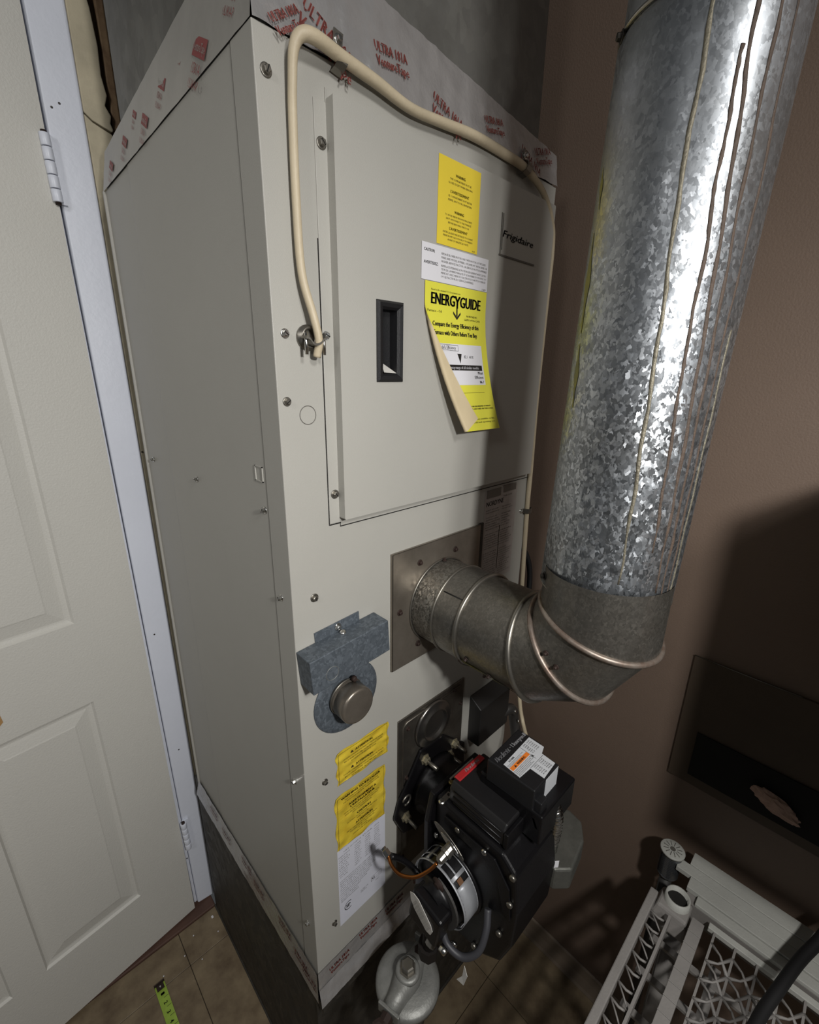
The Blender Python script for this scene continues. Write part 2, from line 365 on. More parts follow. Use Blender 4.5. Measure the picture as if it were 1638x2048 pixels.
# ---------------------------------------------------------------- floor base under the furnace
W, DP, H, ZB, ZT = .56, .612, 1.970, .545, .605
base = thing('furnace_stand', 'dark grey sheet-metal stand box between the furnace cabinet and the floor', 'stand', (W / 2, .33, 0))
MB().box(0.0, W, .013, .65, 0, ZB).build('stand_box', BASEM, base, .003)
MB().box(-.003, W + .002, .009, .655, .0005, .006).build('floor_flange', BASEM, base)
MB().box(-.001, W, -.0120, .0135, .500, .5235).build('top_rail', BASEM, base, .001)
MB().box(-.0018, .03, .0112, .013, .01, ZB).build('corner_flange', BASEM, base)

# ---------------------------------------------------------------- furnace cabinet
fur = thing('oil_furnace', 'tall taupe grey oil furnace cabinet with yellow warning stickers, in the middle', 'furnace', (W / 2, .3, ZB))
MB().box(.0015, W, .0015, DP, ZB, H).build('cabinet_body', PAINT, fur, .0015)
# front sheet wraps the left corner
mb = MB(); mb.box(-.0002, W, -.0003, .0016, ZB, H); mb.box(-.0004, .0012, .0, .047, ZB, H)
mb.build('front_sheet', PAINT, fur, .0012, 2)
mb = MB(); yy = [.0485, .28, .445, .455, DP]; xo = [.0004, .0004, .0004, .0012, .0012]
rg = [[(xo[i], yy[i], ZB), (xo[i], yy[i], H)] for i in range(5)]
for i in range(4): mb.face([rg[i][0], rg[i + 1][0], rg[i + 1][1], rg[i][1]])
mb.build('side_sheet', PAINT, fur)
MB().box(-.003, .004, DP - .004, DP + .002, ZB, H).build('rear_lip', PAINT, fur, .001)

# access door: a raised pan with a flange on its left
DY = -.015
mb = MB()
cs = [.079, .147, .1735, .541]; rs = [1.463, 1.653, 1.734, 1.935]
for i in range(3):
    for j in range(3):
        if i == 1 and j == 1: continue
        mb.face([(cs[i], DY, rs[j]), (cs[i + 1], DY, rs[j]), (cs[i + 1], DY, rs[j + 1]), (cs[i], DY, rs[j + 1])])
bmesh.ops.remove_doubles(mb.bm, verts=mb.bm.verts, dist=1e-6)
for a, b in (((.079, 1.463), (.541, 1.463)), ((.541, 1.463), (.541, 1.935)), ((.541, 1.935), (.079, 1.935)), ((.079, 1.935), (.079, 1.463))):
    mb.face([(a[0], DY, a[1]), (b[0], DY, b[1]), (b[0], -.001, b[1]), (a[0], -.001, a[1])])
bmesh.ops.remove_doubles(mb.bm, verts=mb.bm.verts, dist=1e-6)
adoor = mb.build('access_door', PAINT2, fur, .0022, 3)
MB().box(.0635, .0795, -.0016, -.0004, 1.457, 1.931).build('door_flange', PAINT2, adoor, .0005)
MB().box(.0785, .0795, -.0016, -.0004, 1.931, 1.944).build('flange_tip', PAINT2, adoor)
mb = MB(); mb.box(.0622, .0634, -.0006, -.0003, 1.455, 1.80); mb.box(.0632, .082, -.0006, -.0003, 1.4545, 1.4562); mb.box(.081, .5565, -.0006, -.0003, 1.4495, 1.451); mb.box(.0805, .0815, -.0006, -.0003, 1.4495, 1.4565)
mb.build('shadow_gap', DARK, adoor)
# embossed badge
mb = MB(); mb.box(.387, .3885, DY - .0012, DY, 1.836, 1.892); mb.box(.385, .486, DY - .0016, DY, 1.833, 1.8355); mb.box(.391, .392, DY - .0008, DY, 1.842, 1.892)
mb.build('badge_frame', GREY_INK, adoor)
mb = MB(); letters(mb, 'Frigidaire', .392, 1.8605, .0095, on_y(DY - .0008), 'l', .086, rot=-.02, shear=.35, bold=.0002)
mb.build('badge_script', BROWN_INK, adoor)
# pull handle
hx0, hx1, hz0, hz1 = .136, .1815, 1.6435, 1.7435
mb = MB(); o1, o2, o3 = DY - .0035, DY - .0045, DY + .0125
ring = lambda a, y: [(hx0 + a, y, hz0 + a), (hx1 - a, y, hz0 + a), (hx1 - a, y, hz1 - a), (hx0 + a, y, hz1 - a)]
mb.rings([ring(0, DY), ring(0, DY - .002), ring(.003, DY - .005), ring(.0075, DY - .004), ring(.0105, DY - .001), ring(.0115, DY + .0125)], False, False)
mb.face(ring(.0115, DY + .0125))
handle = mb.build('pull_handle', BLACKP, adoor, label='recessed black plastic pull')
MB().prism([(.149, DY - .0005, 1.6555), (.171, DY - .0005, 1.6545), (.168, DY + .006, 1.659), (.1495, DY + .006, 1.668)], (0, .001, .0006)).build('paint_scrape', WHITE2, adoor)

# screws
def screw(x, y, z, n, parent, r=.0058, m=STEEL, slot=True, rot=.7, name='screw'):
    n = Vector(n).normalized(); u = n.orthogonal().normalized(); v = n.cross(u); mb = MB(); c = Vector((x, y, z))
    mb.lathe(c, n, [(0, r), (.0008, r), (.0012, r * .85)], 18)
    mb.lathe(c + n * .001, n, [(0, r * .66), (.0036, r * .64), (.0042, r * .5)], 6, smooth=False)
    o = mb.build(name, m, parent)
    if slot and r > .004:
        d = u * math.cos(rot) + v * math.sin(rot)
        MB().obox(c + n * .0052, d, n.cross(d), n, r * 1.1, .0011, .0006).build('slot', DARK, o) if parent and not parent.parent else None
    return o
for i, (x, z) in enumerate([(.0115, 1.934), (.014, 1.696), (.011, 1.621), (.0335, 1.356), (.0345, 1.027), (.039, .691), (.0685, 1.697)]):
    screw(x, -.0004, z, (0, -1, 0), fur, .0062 if i in (0, 3, 6) else .0054, CHROME if i in (1, 6) else STEEL, rot=.4 + i * 1.3)
for i, (x, z) in enumerate([(.0715, 1.892), (.0725, 1.498)]): screw(x, -.0018, z, (0, -1, 0), fur, .0062, STEEL, rot=1.5)
for i, (y, z) in enumerate([(.563, 1.472), (.309, 1.474), (.058, 1.476), (.030, 1.356), (.033, 1.027), (.025, .705)]):
    screw(.0002, y, z, (-1, 0, 0), fur, .0052, CHROME, rot=i)
MB().torus((.0385, -.0004, 1.604), (0, -1, 0), .0112, .0005, 30, 6).build('knockout', GREY_INK, fur)
mb = MB(); mb.box(-.0009, .0008, .055, .0765, 1.5145, 1.516); mb.box(-.0009, .0008, .055, .0565, 1.5145, 1.5355); mb.box(-.0009, .0008, .075, .0765, 1.5145, 1.5355); mb.box(-.0009, .0008, .055, .0765, 1.534, 1.5355)
mb.build('square_punch', PAINT2, fur)

# stickers --------------------------------------------------------
def sticker(name, x0, x1, z0, z1, y, m, lab, t=.0003, wav=0.):
    if not wav:
        return MB().box(x0, x1, y - t, y, z0, z1).build(name, m, fur, label=lab)
    mb = MB(); nx, nz = 26, 26; V = []
    for j in range(nz + 1):
        for i in range(nx + 1):
            a, b = i / nx, j / nz
            ex = .0022 * math.sin(b * 13 + (3 if a > .5 else 0)) * (1 if i in (0, nx) else 0)
            V.append(mb.bm.verts.new((x0 + (x1 - x0) * a + ex, y - .0004 - wav * abs(math.sin(a * 9 + b * 5) * math.sin(b * 11 - a * 4)) ** 2, z0 + (z1 - z0) * b + (.0016 * math.sin(a * 11) if j in (0, nz) else 0))))
    for j in range(nz):
        for i in range(nx):
            k = j * (nx + 1) + i; mb.bm.faces.new((V[k], V[k + 1], V[k + nx + 2], V[k + nx + 1]))
    return mb.build(name, m, fur, label=lab)
s = sticker('warning_sticker', .243, .331, 1.825, 1.928, DY - .0004, YEL, 'yellow warning sticker at top of access door')
mb = MB(); f = on_y(DY - .0010); cx = .287
letters(mb, 'WARNING', cx, 1.9095, .0033, f, 'c', .020, bold=.0001)
lines(mb, ['THIS COMPARTMENT MUST BE', 'CLOSED EXCEPT WHEN SERVICING'], .262, .314, 1.9045, .0046, .0022, f, .05)
letters(mb, "L'AVERTISSEMENT", cx, 1.8895, .0033, f, 'c', .039, bold=.0001)
lines(mb, ['CE COMPARTIMENT DOIT RESTER', 'FERME, SAUF POUR L\'ENTRETIEN'], .262, .314, 1.8845, .0046, .0022, f, .05)
letters(mb, 'WARNING', cx, 1.8665, .0033, f, 'c', .020, bold=.0001)
lines(mb, ['TO AVOID INJURY FROM MOVING PARTS', 'SHUT OFF POWER TO THE FURNACE', 'BEFORE REMOVING THE DOOR'], .257, .317, 1.8615, .0044, .0022, f, .05)
letters(mb, "L'AVERTISSEMENT", cx, 1.8455, .0033, f, 'c', .039, bold=.0001)
lines(mb, ['EVITER LA BLESSURE DE PIECES TOUCHANT', 'FERME ROMPU LE POUVOIR DU FOURNEAU', 'AVANT DU ENLEVE LE PORTE'], .254, .320, 1.8405, .0042, .0022, f, .05)
letters(mb, '36-09', .322, 1.8265, .0018, f, 'c', .006)
mb.build('printed_text', BROWN_INK, s)
s = sticker('caution_sticker', .2145, .3595, 1.7775, 1.8225, DY - .0008, WHITE, 'white caution sticker overlapping the yellow ones')
mb = MB(); f = on_y(DY - .0014)
letters(mb, 'CAUTION:', .2185, 1.8125, .0036, f, 'l', .021, bold=.0001); letters(mb, 'AVERTISSEZ:', .2185, 1.7975, .0036, f, 'l', .028, bold=.0001)
lines(mb, ['REPLACE BLOWER MOTOR ONLY WITH MOTOR OF THE SAME', 'MAKE AND MODEL NUMBER, OR SAME H.P. WITH SAME OR', 'HIGHER SERVICE FACTOR OR SERVICE FACTOR AMPERES'], .253, .357, 1.8125, .0047, .0027, f, .05, 'l')
lines(mb, ['REMPLACE ETEINDRE LE MOTEUR SEULEMENT AVEC LE MO-', 'TEUR DE LA MEME MARQUE ET LE NOMBRE DU MODELE OU', 'MEME H.P. AVEC MEME DU FACTEUR PLUS HAUT DU MARGE', 'OU LE FACTEUR DU SERVICE AMPERES.'], .253, .357, 1.7975, .0045, .0026, f, .06, 'l')
letters(mb, '27-0079', .346, 1.7785, .002, f, 'l', .010)
mb.build('printed_text', GREY_INK, s)

# energy sticker: top stuck down, bottom left corner rolled over towards the viewer
EW, EH = .137, .208; ET, EX = 1.7765, .2215
fa = Vector((0., .024)); fb = Vector((.046, EH)); fd = (fb - fa).normalized(); fnl = Vector((-fd.y, fd.x))
if fnl.x > 0: fnl = -fnl
def emap(a, b, off=0.):
    """a from left, b down from top edge (metres on the flat sheet)"""
    q = Vector((a, b)); d = (q - fa).dot(fnl); rr = .0030; out = 0.
    nx = Vector((0, 0)); onrm = 1.
    if d > 0 and b > .0:
        base_ = q - fnl * d; th = min(d / rr, 3.02)
        pos = rr * math.sin(th); out = rr * (1 - math.cos(th))
        if d > rr * 3.02:
            e = d - rr * 3.02; pos += e * math.cos(3.02); out += e * .02
        q = base_ + fnl * pos
        no = math.cos(th); tn = math.sin(th); q = q - fnl * off * tn; offo = off * no
    else: offo = off
    t = max(0., (q.y - .03) / (EH - .03)); lean = .001 + .026 * t ** 1.4
    return Vector((EX + q.x + .024 * t * t, DY - .0008 - lean - out - offo, ET - q.y))
mb = MB(); nx, ny = 44, 60; V = [[mb.bm.verts.new(emap(EW * i / nx, EH * j / ny)) for i in range(nx + 1)] for j in range(ny + 1)]
for j in range(ny):
    for i in range(nx): mb.bm.faces.new((V[j][i], V[j][i + 1], V[j + 1][i + 1], V[j + 1][i])).smooth = True
eg = mb.build('energy_sticker', EGY, fur, label='peeling yellow energy rating sticker, corner curled over')
# back of the sheet
mb = MB(); V = [[mb.bm.verts.new(emap(EW * i / nx, EH * j / ny, -.0005)) for i in range(nx + 1)] for j in range(ny + 1)]
for j in range(ny):
    for i in range(nx): mb.bm.faces.new((V[j][i], V[j][i + 1], V[j + 1][i + 1], V[j + 1][i])).smooth = True
mb.build('sticker_back', BEIGE, eg)
ef = lambda u, v: emap(u, -v, .0006)
ef0 = lambda u, v: emap(u, -v, .0003)
mb = MB(); u0, u1, v0, v1 = .004, .123, .079, .138; n = 24
for i in range(n):
    for j in range(n):
        a0, a1 = u0 + (u1 - u0) * i / n, u0 + (u1 - u0) * (i + 1) / n; b0, b1 = v0 + (v1 - v0) * j / n, v0 + (v1 - v0) * (j + 1) / n
        mb.face([ef0(a0, -b0), ef0(a1, -b0), ef0(a1, -b1), ef0(a0, -b1)])
mb.build('white_field', WHITE, eg)
mb = MB()
letters(mb, 'Based on the standard U.S. Government tests', .012, -.0105, .0022, ef, 'l', .062, res=1)
letters(mb, 'ENERG', .0125, -.0275, .0145, ef, 'l', .0495, bold=.0009)
letters(mb, 'Y', .0680, -.0295, .0165, ef, 'c', .0125, bold=.0008)
letters(mb, 'GUIDE', .0745, -.0275, .0145, ef, 'l', .0475, bold=.0009)
def poly(pts, f): mb.face([f(*p) for p in pts])
poly([(.0662, -.0290), (.0688, -.0290), (.0688, -.0400), (.0662, -.0400)], ef)
poly([(.0675, -.0450), (.0592, -.0372), (.0592, -.0338), (.0675, -.0412)], ef); poly([(.0675, -.0450), (.0675, -.0412), (.0758, -.0338), (.0758, -.0372)], ef)
letters(mb, 'Furnace - Oil', .005, -.0380, .0032, ef, 'l', .029, res=1)
letters(mb, 'NORDYNE INC.', .090, -.0395, .0027, ef, 'l', .026, res=1); letters(mb, 'GAMO-091A-12-FA', .084, -.0445, .0027, ef, 'l', .038, res=1)
letters(mb, 'Compare the Energy Efficiency of this', .0145, -.0560, .0062, ef, 'l', .104, bold=.00025); letters(mb, 'Furnace with Others Before You Buy.', .0165, -.0675, .0062, ef, 'l', .098, bold=.00025)
letters(mb, "This Model's Efficiency", .0105, -.0865, .0045, ef, 'l', .050)
for q in ((.008, .066, -.0808, -.0812), (.008, .066, -.0886, -.0890), (.0658, .0662, -.0808, -.0890)): poly([(q[0], q[2]), (q[1], q[2]), (q[1], q[3]), (q[0], q[3])], ef)
poly([(.063, -.0925), (.0725, -.0925), (.0678, -.1065)], ef)
letters(mb, '82.1', .078, -.0985, .0040, ef, 'l', .0075); letters(mb, 'AFUE', .090, -.0985, .0038, ef, 'l', .0105)
for k in range(10): poly([(.006 + .0113 * k, -.1085), (.0173 + .0113 * k, -.1085), (.0173 + .0113 * k, -.1165), (.006 + .0113 * k, -.1165)], ef)
letters(mb, 'Most', .1195, -.1220, .0042, ef, 'r', .0125, bold=.0002); letters(mb, 'Efficient', .1195, -.1285, .0042, ef, 'r', .0215, bold=.0001); letters(mb, '86.7', .1195, -.1355, .0038, ef, 'r', .0105, bold=.0002)
letters(mb, 'THIS ENERGY RATING IS BASED ON THE MEASURE OF ENERGY', .125, -.1715, .0021, ef, 'r', .098, res=1, bold=.0001); letters(mb, 'EFFICIENCY. THE TESTS ARE USED IN THIS SCALE.', .131, -.1755, .0021, ef, 'r', .098, res=1, bold=.0001)
letters(mb, 'Ask for more information available on this', .128, -.1915, .0026, ef, 'r', .095, res=1); letters(mb, 'model and operating cost.', .129, -.1965, .0026, ef, 'r', .060, res=1)
for k in range(8): poly([(.02 + .012 * k, -.1495), (.032 + .012 * k, -.1495), (.032 + .012 * k, -.1499), (.02 + .012 * k, -.1499)], ef)
mb.build('printed_text', INK, eg)
mb = MB(); letters(mb, 'Energy efficiency range of all similar models', .0635, -.1143, .0038, lambda u, v: emap(u, -v, .0010), 'c', .094, bold=.0001)
mb.build('white_lettering', WHITE, eg)

# maker's data sticker, right of the flue
s = sticker('data_sticker', .412, .519, 1.247, 1.442, -.0005, mat('grey_paper', '#a9a19b', .6, 0, .15, 40), 'tall white data sticker right of the flue, torn along its top')
mb = MB(); mb.box(.417, .462, -.0016, -.0009, 1.428, 1.444); mb.box(.471, .514, -.0016, -.0009, 1.432, 1.446)
mb.build('torn_patch', mat('sticker_residue', '#6b655d', .7), s)
mb = MB(); f = on_y(-.0010)
letters(mb, 'NORDYNE', .418, 1.4115, .0095, f, 'l', .056, bold=.0003)
random.seed(3)
wd = ['OIL FIRED FURNACE', 'MODEL', 'SERIAL', 'INPUT BTU/HR', 'OUTPUT', 'MAX. OUTLET AIR TEMP', 'VOLTS 115 HZ 60 PH 1', 'NOZZLE GPH 0.75 80 A', 'PUMP PRESSURE 100 PSI', 'FOR INDOOR INSTALLATION ONLY', 'IN BUILDING CONSTRUCTED ON SITE', 'MINIMUM CLEARANCES TO COMBUSTIBLE', 'DESIGN COMPLIES WITH ANSI', 'MAXIMUM FUSE OR BREAKER', 'FUEL OIL NO. 1 OR NO. 2']
for k in range(30):
    z = 1.402 - k * .0050
    if k in (2, 9, 17): continue
    letters(mb, random.choice(wd), random.choice([.418, .420]), z, .0022, f, 'l', random.uniform(.035, .05), res=1)
    letters(mb, random.choice(wd), .470, z, .0022, f, 'l', random.uniform(.02, .043), res=1)
mb.box(.4655, .4668, -.0012, -.0009, 1.27, 1.365)
letters(mb, 'SOLID STATE', .472, 1.423, .003, f, 'l', .03, res=1)
mb.build('printed_text', BROWN_INK, s)

# lower left stickers
s = sticker('attention_sticker', .0575, .1680, .9985, 1.0655, -.0003, YEL2, 'wrinkled yellow attention sticker, upper of the lower pair', wav=.0018)
mb = MB(); f = on_y(-.0028)
for zz in (1.0515, 1.0200):
    letters(mb, 'ATTENTION', .113, zz, .0042, f, 'c', .036, bold=.00015)
    mb.face([f(.085, zz), f(.091, zz), f(.088, zz + .0048)])
    lines(mb, ['POUR RACCORDEMENT AU MAZOUT UTILISER DES TUYAUX', 'EN CUIVRE ET POSER UN FILTRE A LA SORTIE', 'DU RESERVOIR SELON LE CODE'], .066, .160, zz - .0062, .0056, .0024, f, .2)
for q in ((.0605, .165, 1.0008, 1.0012), (.0605, .165, 1.0630, 1.0634), (.0605, .0609, 1.0008, 1.0634), (.1646, .165, 1.0008, 1.0634)): mb.face([f(q[0], q[2]), f(q[1], q[2]), f(q[1], q[3]), f(q[0], q[3])])
mb.build('printed_text', BROWN_INK, s)
s = sticker('installer_sticker', .0515, .1600, .8555, .9755, -.0003, YEL2, 'large wrinkled yellow installer warning sticker, lower of the pair', wav=.0020)
mb = MB(); f = on_y(-.0031)
letters(mb, 'WARNING TO INSTALLER', .105, .9660, .0043, f, 'c', .085, bold=.0002)
lines(mb, ['THIS FURNACE IS NOT WIRED OR VENTED FOR', 'USE WITH SOLID FUEL. READ THE INSTRUCTIONS'], .062, .150, .9605, .0048, .0022, f, .1)
letters(mb, 'AVERTISSEMENT A', .108, .9435, .0043, f, 'c', .060, bold=.0002); letters(mb, "L'INSTALLATEUR", .108, .9365, .0043, f, 'c', .053, bold=.0002)
lines(mb, ['CETTE FOURNAISE NE DOIT PAS ETRE RACCORDEE', 'SANS LIRE LES INSTRUCTIONS DU FABRICANT', 'AVANT LA MISE EN MARCHE'], .060, .152, .9310, .0048, .0022, f, .15)
letters(mb, 'CAUTION', .110, .9105, .0043, f, 'c', .030, bold=.0002)
lines(mb, ['HOT PARTS. DO NOT STORE COMBUSTIBLES', 'NEAR THIS UNIT'], .062, .152, .9055, .0048, .0022, f, .2)
letters(mb, 'ATTENTION', .110, .8905, .0043, f, 'c', .038, bold=.0002)
lines(mb, ['PIECES CHAUDES. NE PAS ENTREPOSER DE', 'MATIERES COMBUSTIBLES PRES DE', 'CET APPAREIL', 'GARDER LE BRULEUR FERME'], .060, .152, .8850, .0050, .0022, f, .2)
for q in ((.0545, .157, .8580, .8584), (.0545, .157, .9725, .9729), (.0545, .0549, .8580, .9729), (.1566, .157, .8580, .9729)): mb.face([f(q[0], q[2]), f(q[1], q[2]), f(q[1], q[3]), f(q[0], q[3])])
mb.build('printed_text', BROWN_INK, s)
s = sticker('rating_sticker', .0515, .1610, .6660, .8560, -.0002, mat('rating_paper', '#cdced8', .5, 0, .06, 20), 'long white rating sticker under the yellow pair')
mb = MB(); f = on_y(-.0007)
letters(mb, 'NET OUTPUT  BTU/HR  GPH', .105, .8430, .0026, f, 'c', .08, res=1)
for k in range(10):
    for (a, b) in ((.054, .078), (.088, .104), (.112, .126), (.134, .150)):
        letters(mb, random.choice(['HEATING', '84,000', '0.75 80 A', 'DBE-TU', '.65-80B', 'VOLTS', '115/60/1', 'AMPS 15']), a, .836 - k * .0054, .0024, f, 'l', (b - a) * random.uniform(.7, 1), res=1)
lines(mb, ['FOR INSTALLATION ON NON COMBUSTIBLE FLOORING', 'MINIMUM CLEARANCE FROM COMBUSTIBLE SURFACES', 'SIDES TOP REAR FRONT FLUE PIPE INCHES', 'USE NO. 2 FUEL OIL OR LIGHTER GRADE ONLY', 'NE PAS UTILISER AVEC UN AUTRE COMBUSTIBLE', 'CONFORM TO STANDARD FOR OIL FURNACES', 'DEGAGEMENTS MINIMAUX AUX MATIERES', 'POUR INSTALLATION SUR PLANCHER', 'INCOMBUSTIBLE SEULEMENT', 'REGLAGE DU LIMITEUR', 'TEMPERATURE MAXIMALE'], .0545, .155, .776, .0052, .0024, f, .15, 'l')
for q in ((.125, .151, .718, .7186), (.125, .151, .7065, .7071), (.125, .1256, .7065, .7186), (.1504, .151, .7065, .7186)): mb.face([f(q[0], q[2]), f(q[1], q[2]), f(q[1], q[3]), f(q[0], q[3])])
letters(mb, 'G', .131, .7095, .006, f, 'c', .006, bold=.0006); letters(mb, '2.0 GPH', .137, .7105, .0025, f, 'l', .011, res=1)
letters(mb, 'LISTED OIL', .100, .7075, .0028, f, 'l', .018, res=1); letters(mb, 'FURNACE', .100, .703, .0028, f, 'l', .014, res=1); letters(mb, '55D0', .136, .699, .003, f, 'l', .009, res=1)
mb.build('printed_text', GREY_INK, s)
mb = MB(); letters(mb, 'SP', .0705, .6990, .0078, f, 'c', .009, bold=.0005)
for k in range(20):
    a0 = .9 + (2 * PI - 1.8) * k / 20; a1 = .9 + (2 * PI - 1.8) * (k + 1) / 20; c0 = (.0715, .7028)
    P4 = [(c0[0] + R * math.cos(a), c0[1] + R * 1.05 * math.sin(a)) for R, a in ((.0082, a0), (.0082, a1), (.0096, a1), (.0096, a0))]
    mb.face([f(*q) for q in P4])
mb.build('certification_mark', INK, s)

# galvanised box cover and the round draught port under it ----------
def rbx(x, z):  # box is screwed on a touch crooked
    c = Vector((.071, 1.25)); q = Vector((x, z)) - c; a = math.radians(4.0); return c.x + q.x * math.cos(a) - q.y * math.sin(a), c.y + q.x * math.sin(a) + q.y * math.cos(a)
mb = MB(); P4 = [rbx(.0025, 1.2350), rbx(.1415, 1.2350), rbx(.1415, 1.2890), rbx(.0025, 1.2890)]
mb.prism([(x, -.0355, z) for x, z in P4], (0, .035, 0))
jbx = mb.build('junction_box', BOXZ, fur, .0012, 2, label='galvanised box cover above the round port')
q0 = rbx(.036, 1.264)
MB().torus((q0[0], -.0357, q0[1] - .01), (0, -1, 0), .0105, .0004, 30, 6).build('knockout', ALU, jbx)
P4 = [rbx(.033, 1.286), rbx(.112, 1.286), rbx(.112, 1.3045), rbx(.033, 1.3045)]
MB().prism([(x, -.0022, z) for x, z in P4], (0, .0014, 0)).build('mounting_tab', BOXZ, jbx, .0003)
q0 = rbx(.0725, 1.2965); screw(q0[0], -.0022, q0[1], (0, -1, 0), jbx, .0058, CHROME, False)
MB().lathe((q0[0] + .003, -.0100, 1.2885), (0, -.4, 1), [(0, .0055), (.0015, .0055), (.004, .003)], 12).build('nut', CHROME, jbx)
port = MB().lathe((.0820, -.0006, 1.1655), (0, -1, 0), [(0, .0605), (.0012, .0605), (.0026, .059), (.003, .05), (.003, .01)], 56).build('port_disc', BOXZ, fur, label='blue-grey zinc disc of the port')
mb = MB().lathe((.0765, -.003, 1.173), (0, -1, 0), [(0, .0285), (.011, .0285), (.012, .0278), (.0125, .0292), (.033, .0292), (.0355, .0280), (.0365, .025)], 48)
mb.build('port_cap', PLATE, port, label='brushed steel cap')
mb = MB().torus((.0765, -.008, 1.173), (0, -1, 0), .0290, .0015, 40, 6); mb.build('cap_rib', STEEL, port)
mb = MB().lathe((.087, -.012, 1.203), (0, -1, .2), [(0, .005), (.005, .0045), (.007, .003)], 12); mb.build('rusty_rivet', RUST, port)
mb = MB().lathe((.070, -.010, 1.1425), (0, -1, -.3), [(0, .004), (.008, .0035), (.010, .002)], 10); mb.build('clip', CHROME, port)

# flue cover plate
fp = MB(); fp.box(.1735, .398, -.0060, -.0046, 1.1655, 1.3820)
fp.box(.1735, .1755, -.0060, -.0004, 1.1655, 1.3820); fp.box(.1755, .398, -.006, -.0004, 1.3805, 1.3820); fp.box(.1755, .398, -.006, -.0004, 1.1655, 1.167)
fplate = fp.build('flue_cover_plate', PLATE, fur, .0006, 1, label='square steel plate behind the flue collar')
MB().box(.398, .409, -.004, -.0004, 1.166, 1.383).build('side_flange', BASEM, fplate)
for x, z in ((.2345, 1.352), (.325, 1.352), (.1895, 1.275), (.2335, 1.197), (.325, 1.197), (.378, 1.275)): screw(x, -.006, z, (0, -1, 0), fplate, .0055, RUST, False)

# burner cover plate with round inspection ring
bp = MB(); bp.box(.191, .3780, -.0036, -.0006, .660, 1.0480)
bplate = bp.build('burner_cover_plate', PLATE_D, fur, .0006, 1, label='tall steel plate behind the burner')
mb = MB(); mb.tube([(.203, -.004, .685), (.203, -.004, .98), (.203, -.004, 1.028), (.212, -.004, 1.036), (.365, -.004, 1.036)], .0022, 6); mb.build('pressed_bead', PLATE_D, bplate)
for x, z in ((.215, 1.020), (.212, .905), (.208, .79), (.345, 1.035), (.368, .99), (.205, .70)): screw(x, -.0036, z, (0, -1, 0), bplate, .0045, RUST, False)
C0 = Vector((.283, -.004, .992))
insp = MB().lathe(C0, (0, -1, 0), [(0, .050), (.004, .050), (.006, .047), (.0065, .036), (.010, .034), (.010, .031), (.004, .029)], 44).build('inspection_cover', mat('port_metal', '#8d8984', .28, .95, .1, 30), bplate, label='round steel inspection cover')
MB().prism([(.262, -.011, .948), (.305, -.011, .948), (.303, -.011, .925), (.264, -.011, .925)], (0, .006, 0)).build('cover_tab', STEEL, bplate, .001)

# dark control box and its elbow connector, upper right of the burner
db = thing('limit_control_box', 'small black box with a cable elbow, in the shadow under the flue elbow', 'control box', (.48, 0, .93))
mb = MB(); mb.hexa([(.405, -.032, .868), (.515, -.032, .868), (.515, -.0008, .868), (.405, -.0008, .868), (.405, -.032, .965), (.515, -.032, .965), (.515, -.0008, .985), (.405, -.0008, .985)])
mb.build('box_cover', mat('dark_grey_box', '#1d1c1b', .5), db, .002)
mb = MB(); mb.tube(spline([(.505, -.020, .893), (.525, -.026, .896), (.540, -.030, .886), (.545, -.032, .862), (.540, -.044, .825), (.52, -.06, .80)], 6), .0125, 14); mb.build('elbow_connector', mat('dark_cast', '#4c4a48', .4, .7), db)
MB().lathe((.533, -.038, .893), (0, -1, .2), [(0, .004), (.004, .004), (.005, .003)], 10).build('connector_screw', CHROME, db)
MB().lathe((.540, -.045, .865), (0, -1, .2), [(0, .004), (.004, .004), (.005, .003)], 10).build('connector_screw', CHROME, db)

# ---------------------------------------------------------------- foil tape
def strip(name, A, B, C_, D2, m, parent, nu=60, nv=6, amp=.0015, nrm=(0, -1, 0), label=None, seed=1):
    """crumpled strip A-B bottom edge, D2-C_ top edge"""
    random.seed(seed); mb = MB(); A, B, C_, D2, n_ = map(Vector, (A, B, C_, D2, nrm)); V = []
    for j in range(nv + 1):
        for i in range(nu + 1):
            a, b = i / nu, j / nv; p = A.lerp(B, a).lerp(D2.lerp(C_, a), b)
            e = .5 + .5 * math.sin(a * 71 + 3 * b + seed) * math.sin(a * 33 - b * 4); V.append(mb.bm.verts.new(p + n_ * (amp * (e * .6 + random.random() * .5) + .0004)))
    for j in range(nv):
        for i in range(nu): k = j * (nu + 1) + i; mb.bm.faces.new((V[k], V[k + 1], V[k + nu + 2], V[k + nu + 1])).smooth = True
    return mb.build(name, m, parent, label=label)
plen = thing('supply_plenum', 'grey sheet-metal plenum box rising from the top of the furnace', 'plenum', (.26, .25, H))
tape_t = thing('top_foil_tape', 'printed foil tape sealing the furnace top to the plenum', 'tape', (.26, 0, H), )
ft = strip('front_strip', (0, -.0012, H), (.559, -.0012, H), (.5635, .0085, 2.019), (0, .0085, 2.075), FOIL, tape_t, 80, 8, .0022, (0, -1, .1))
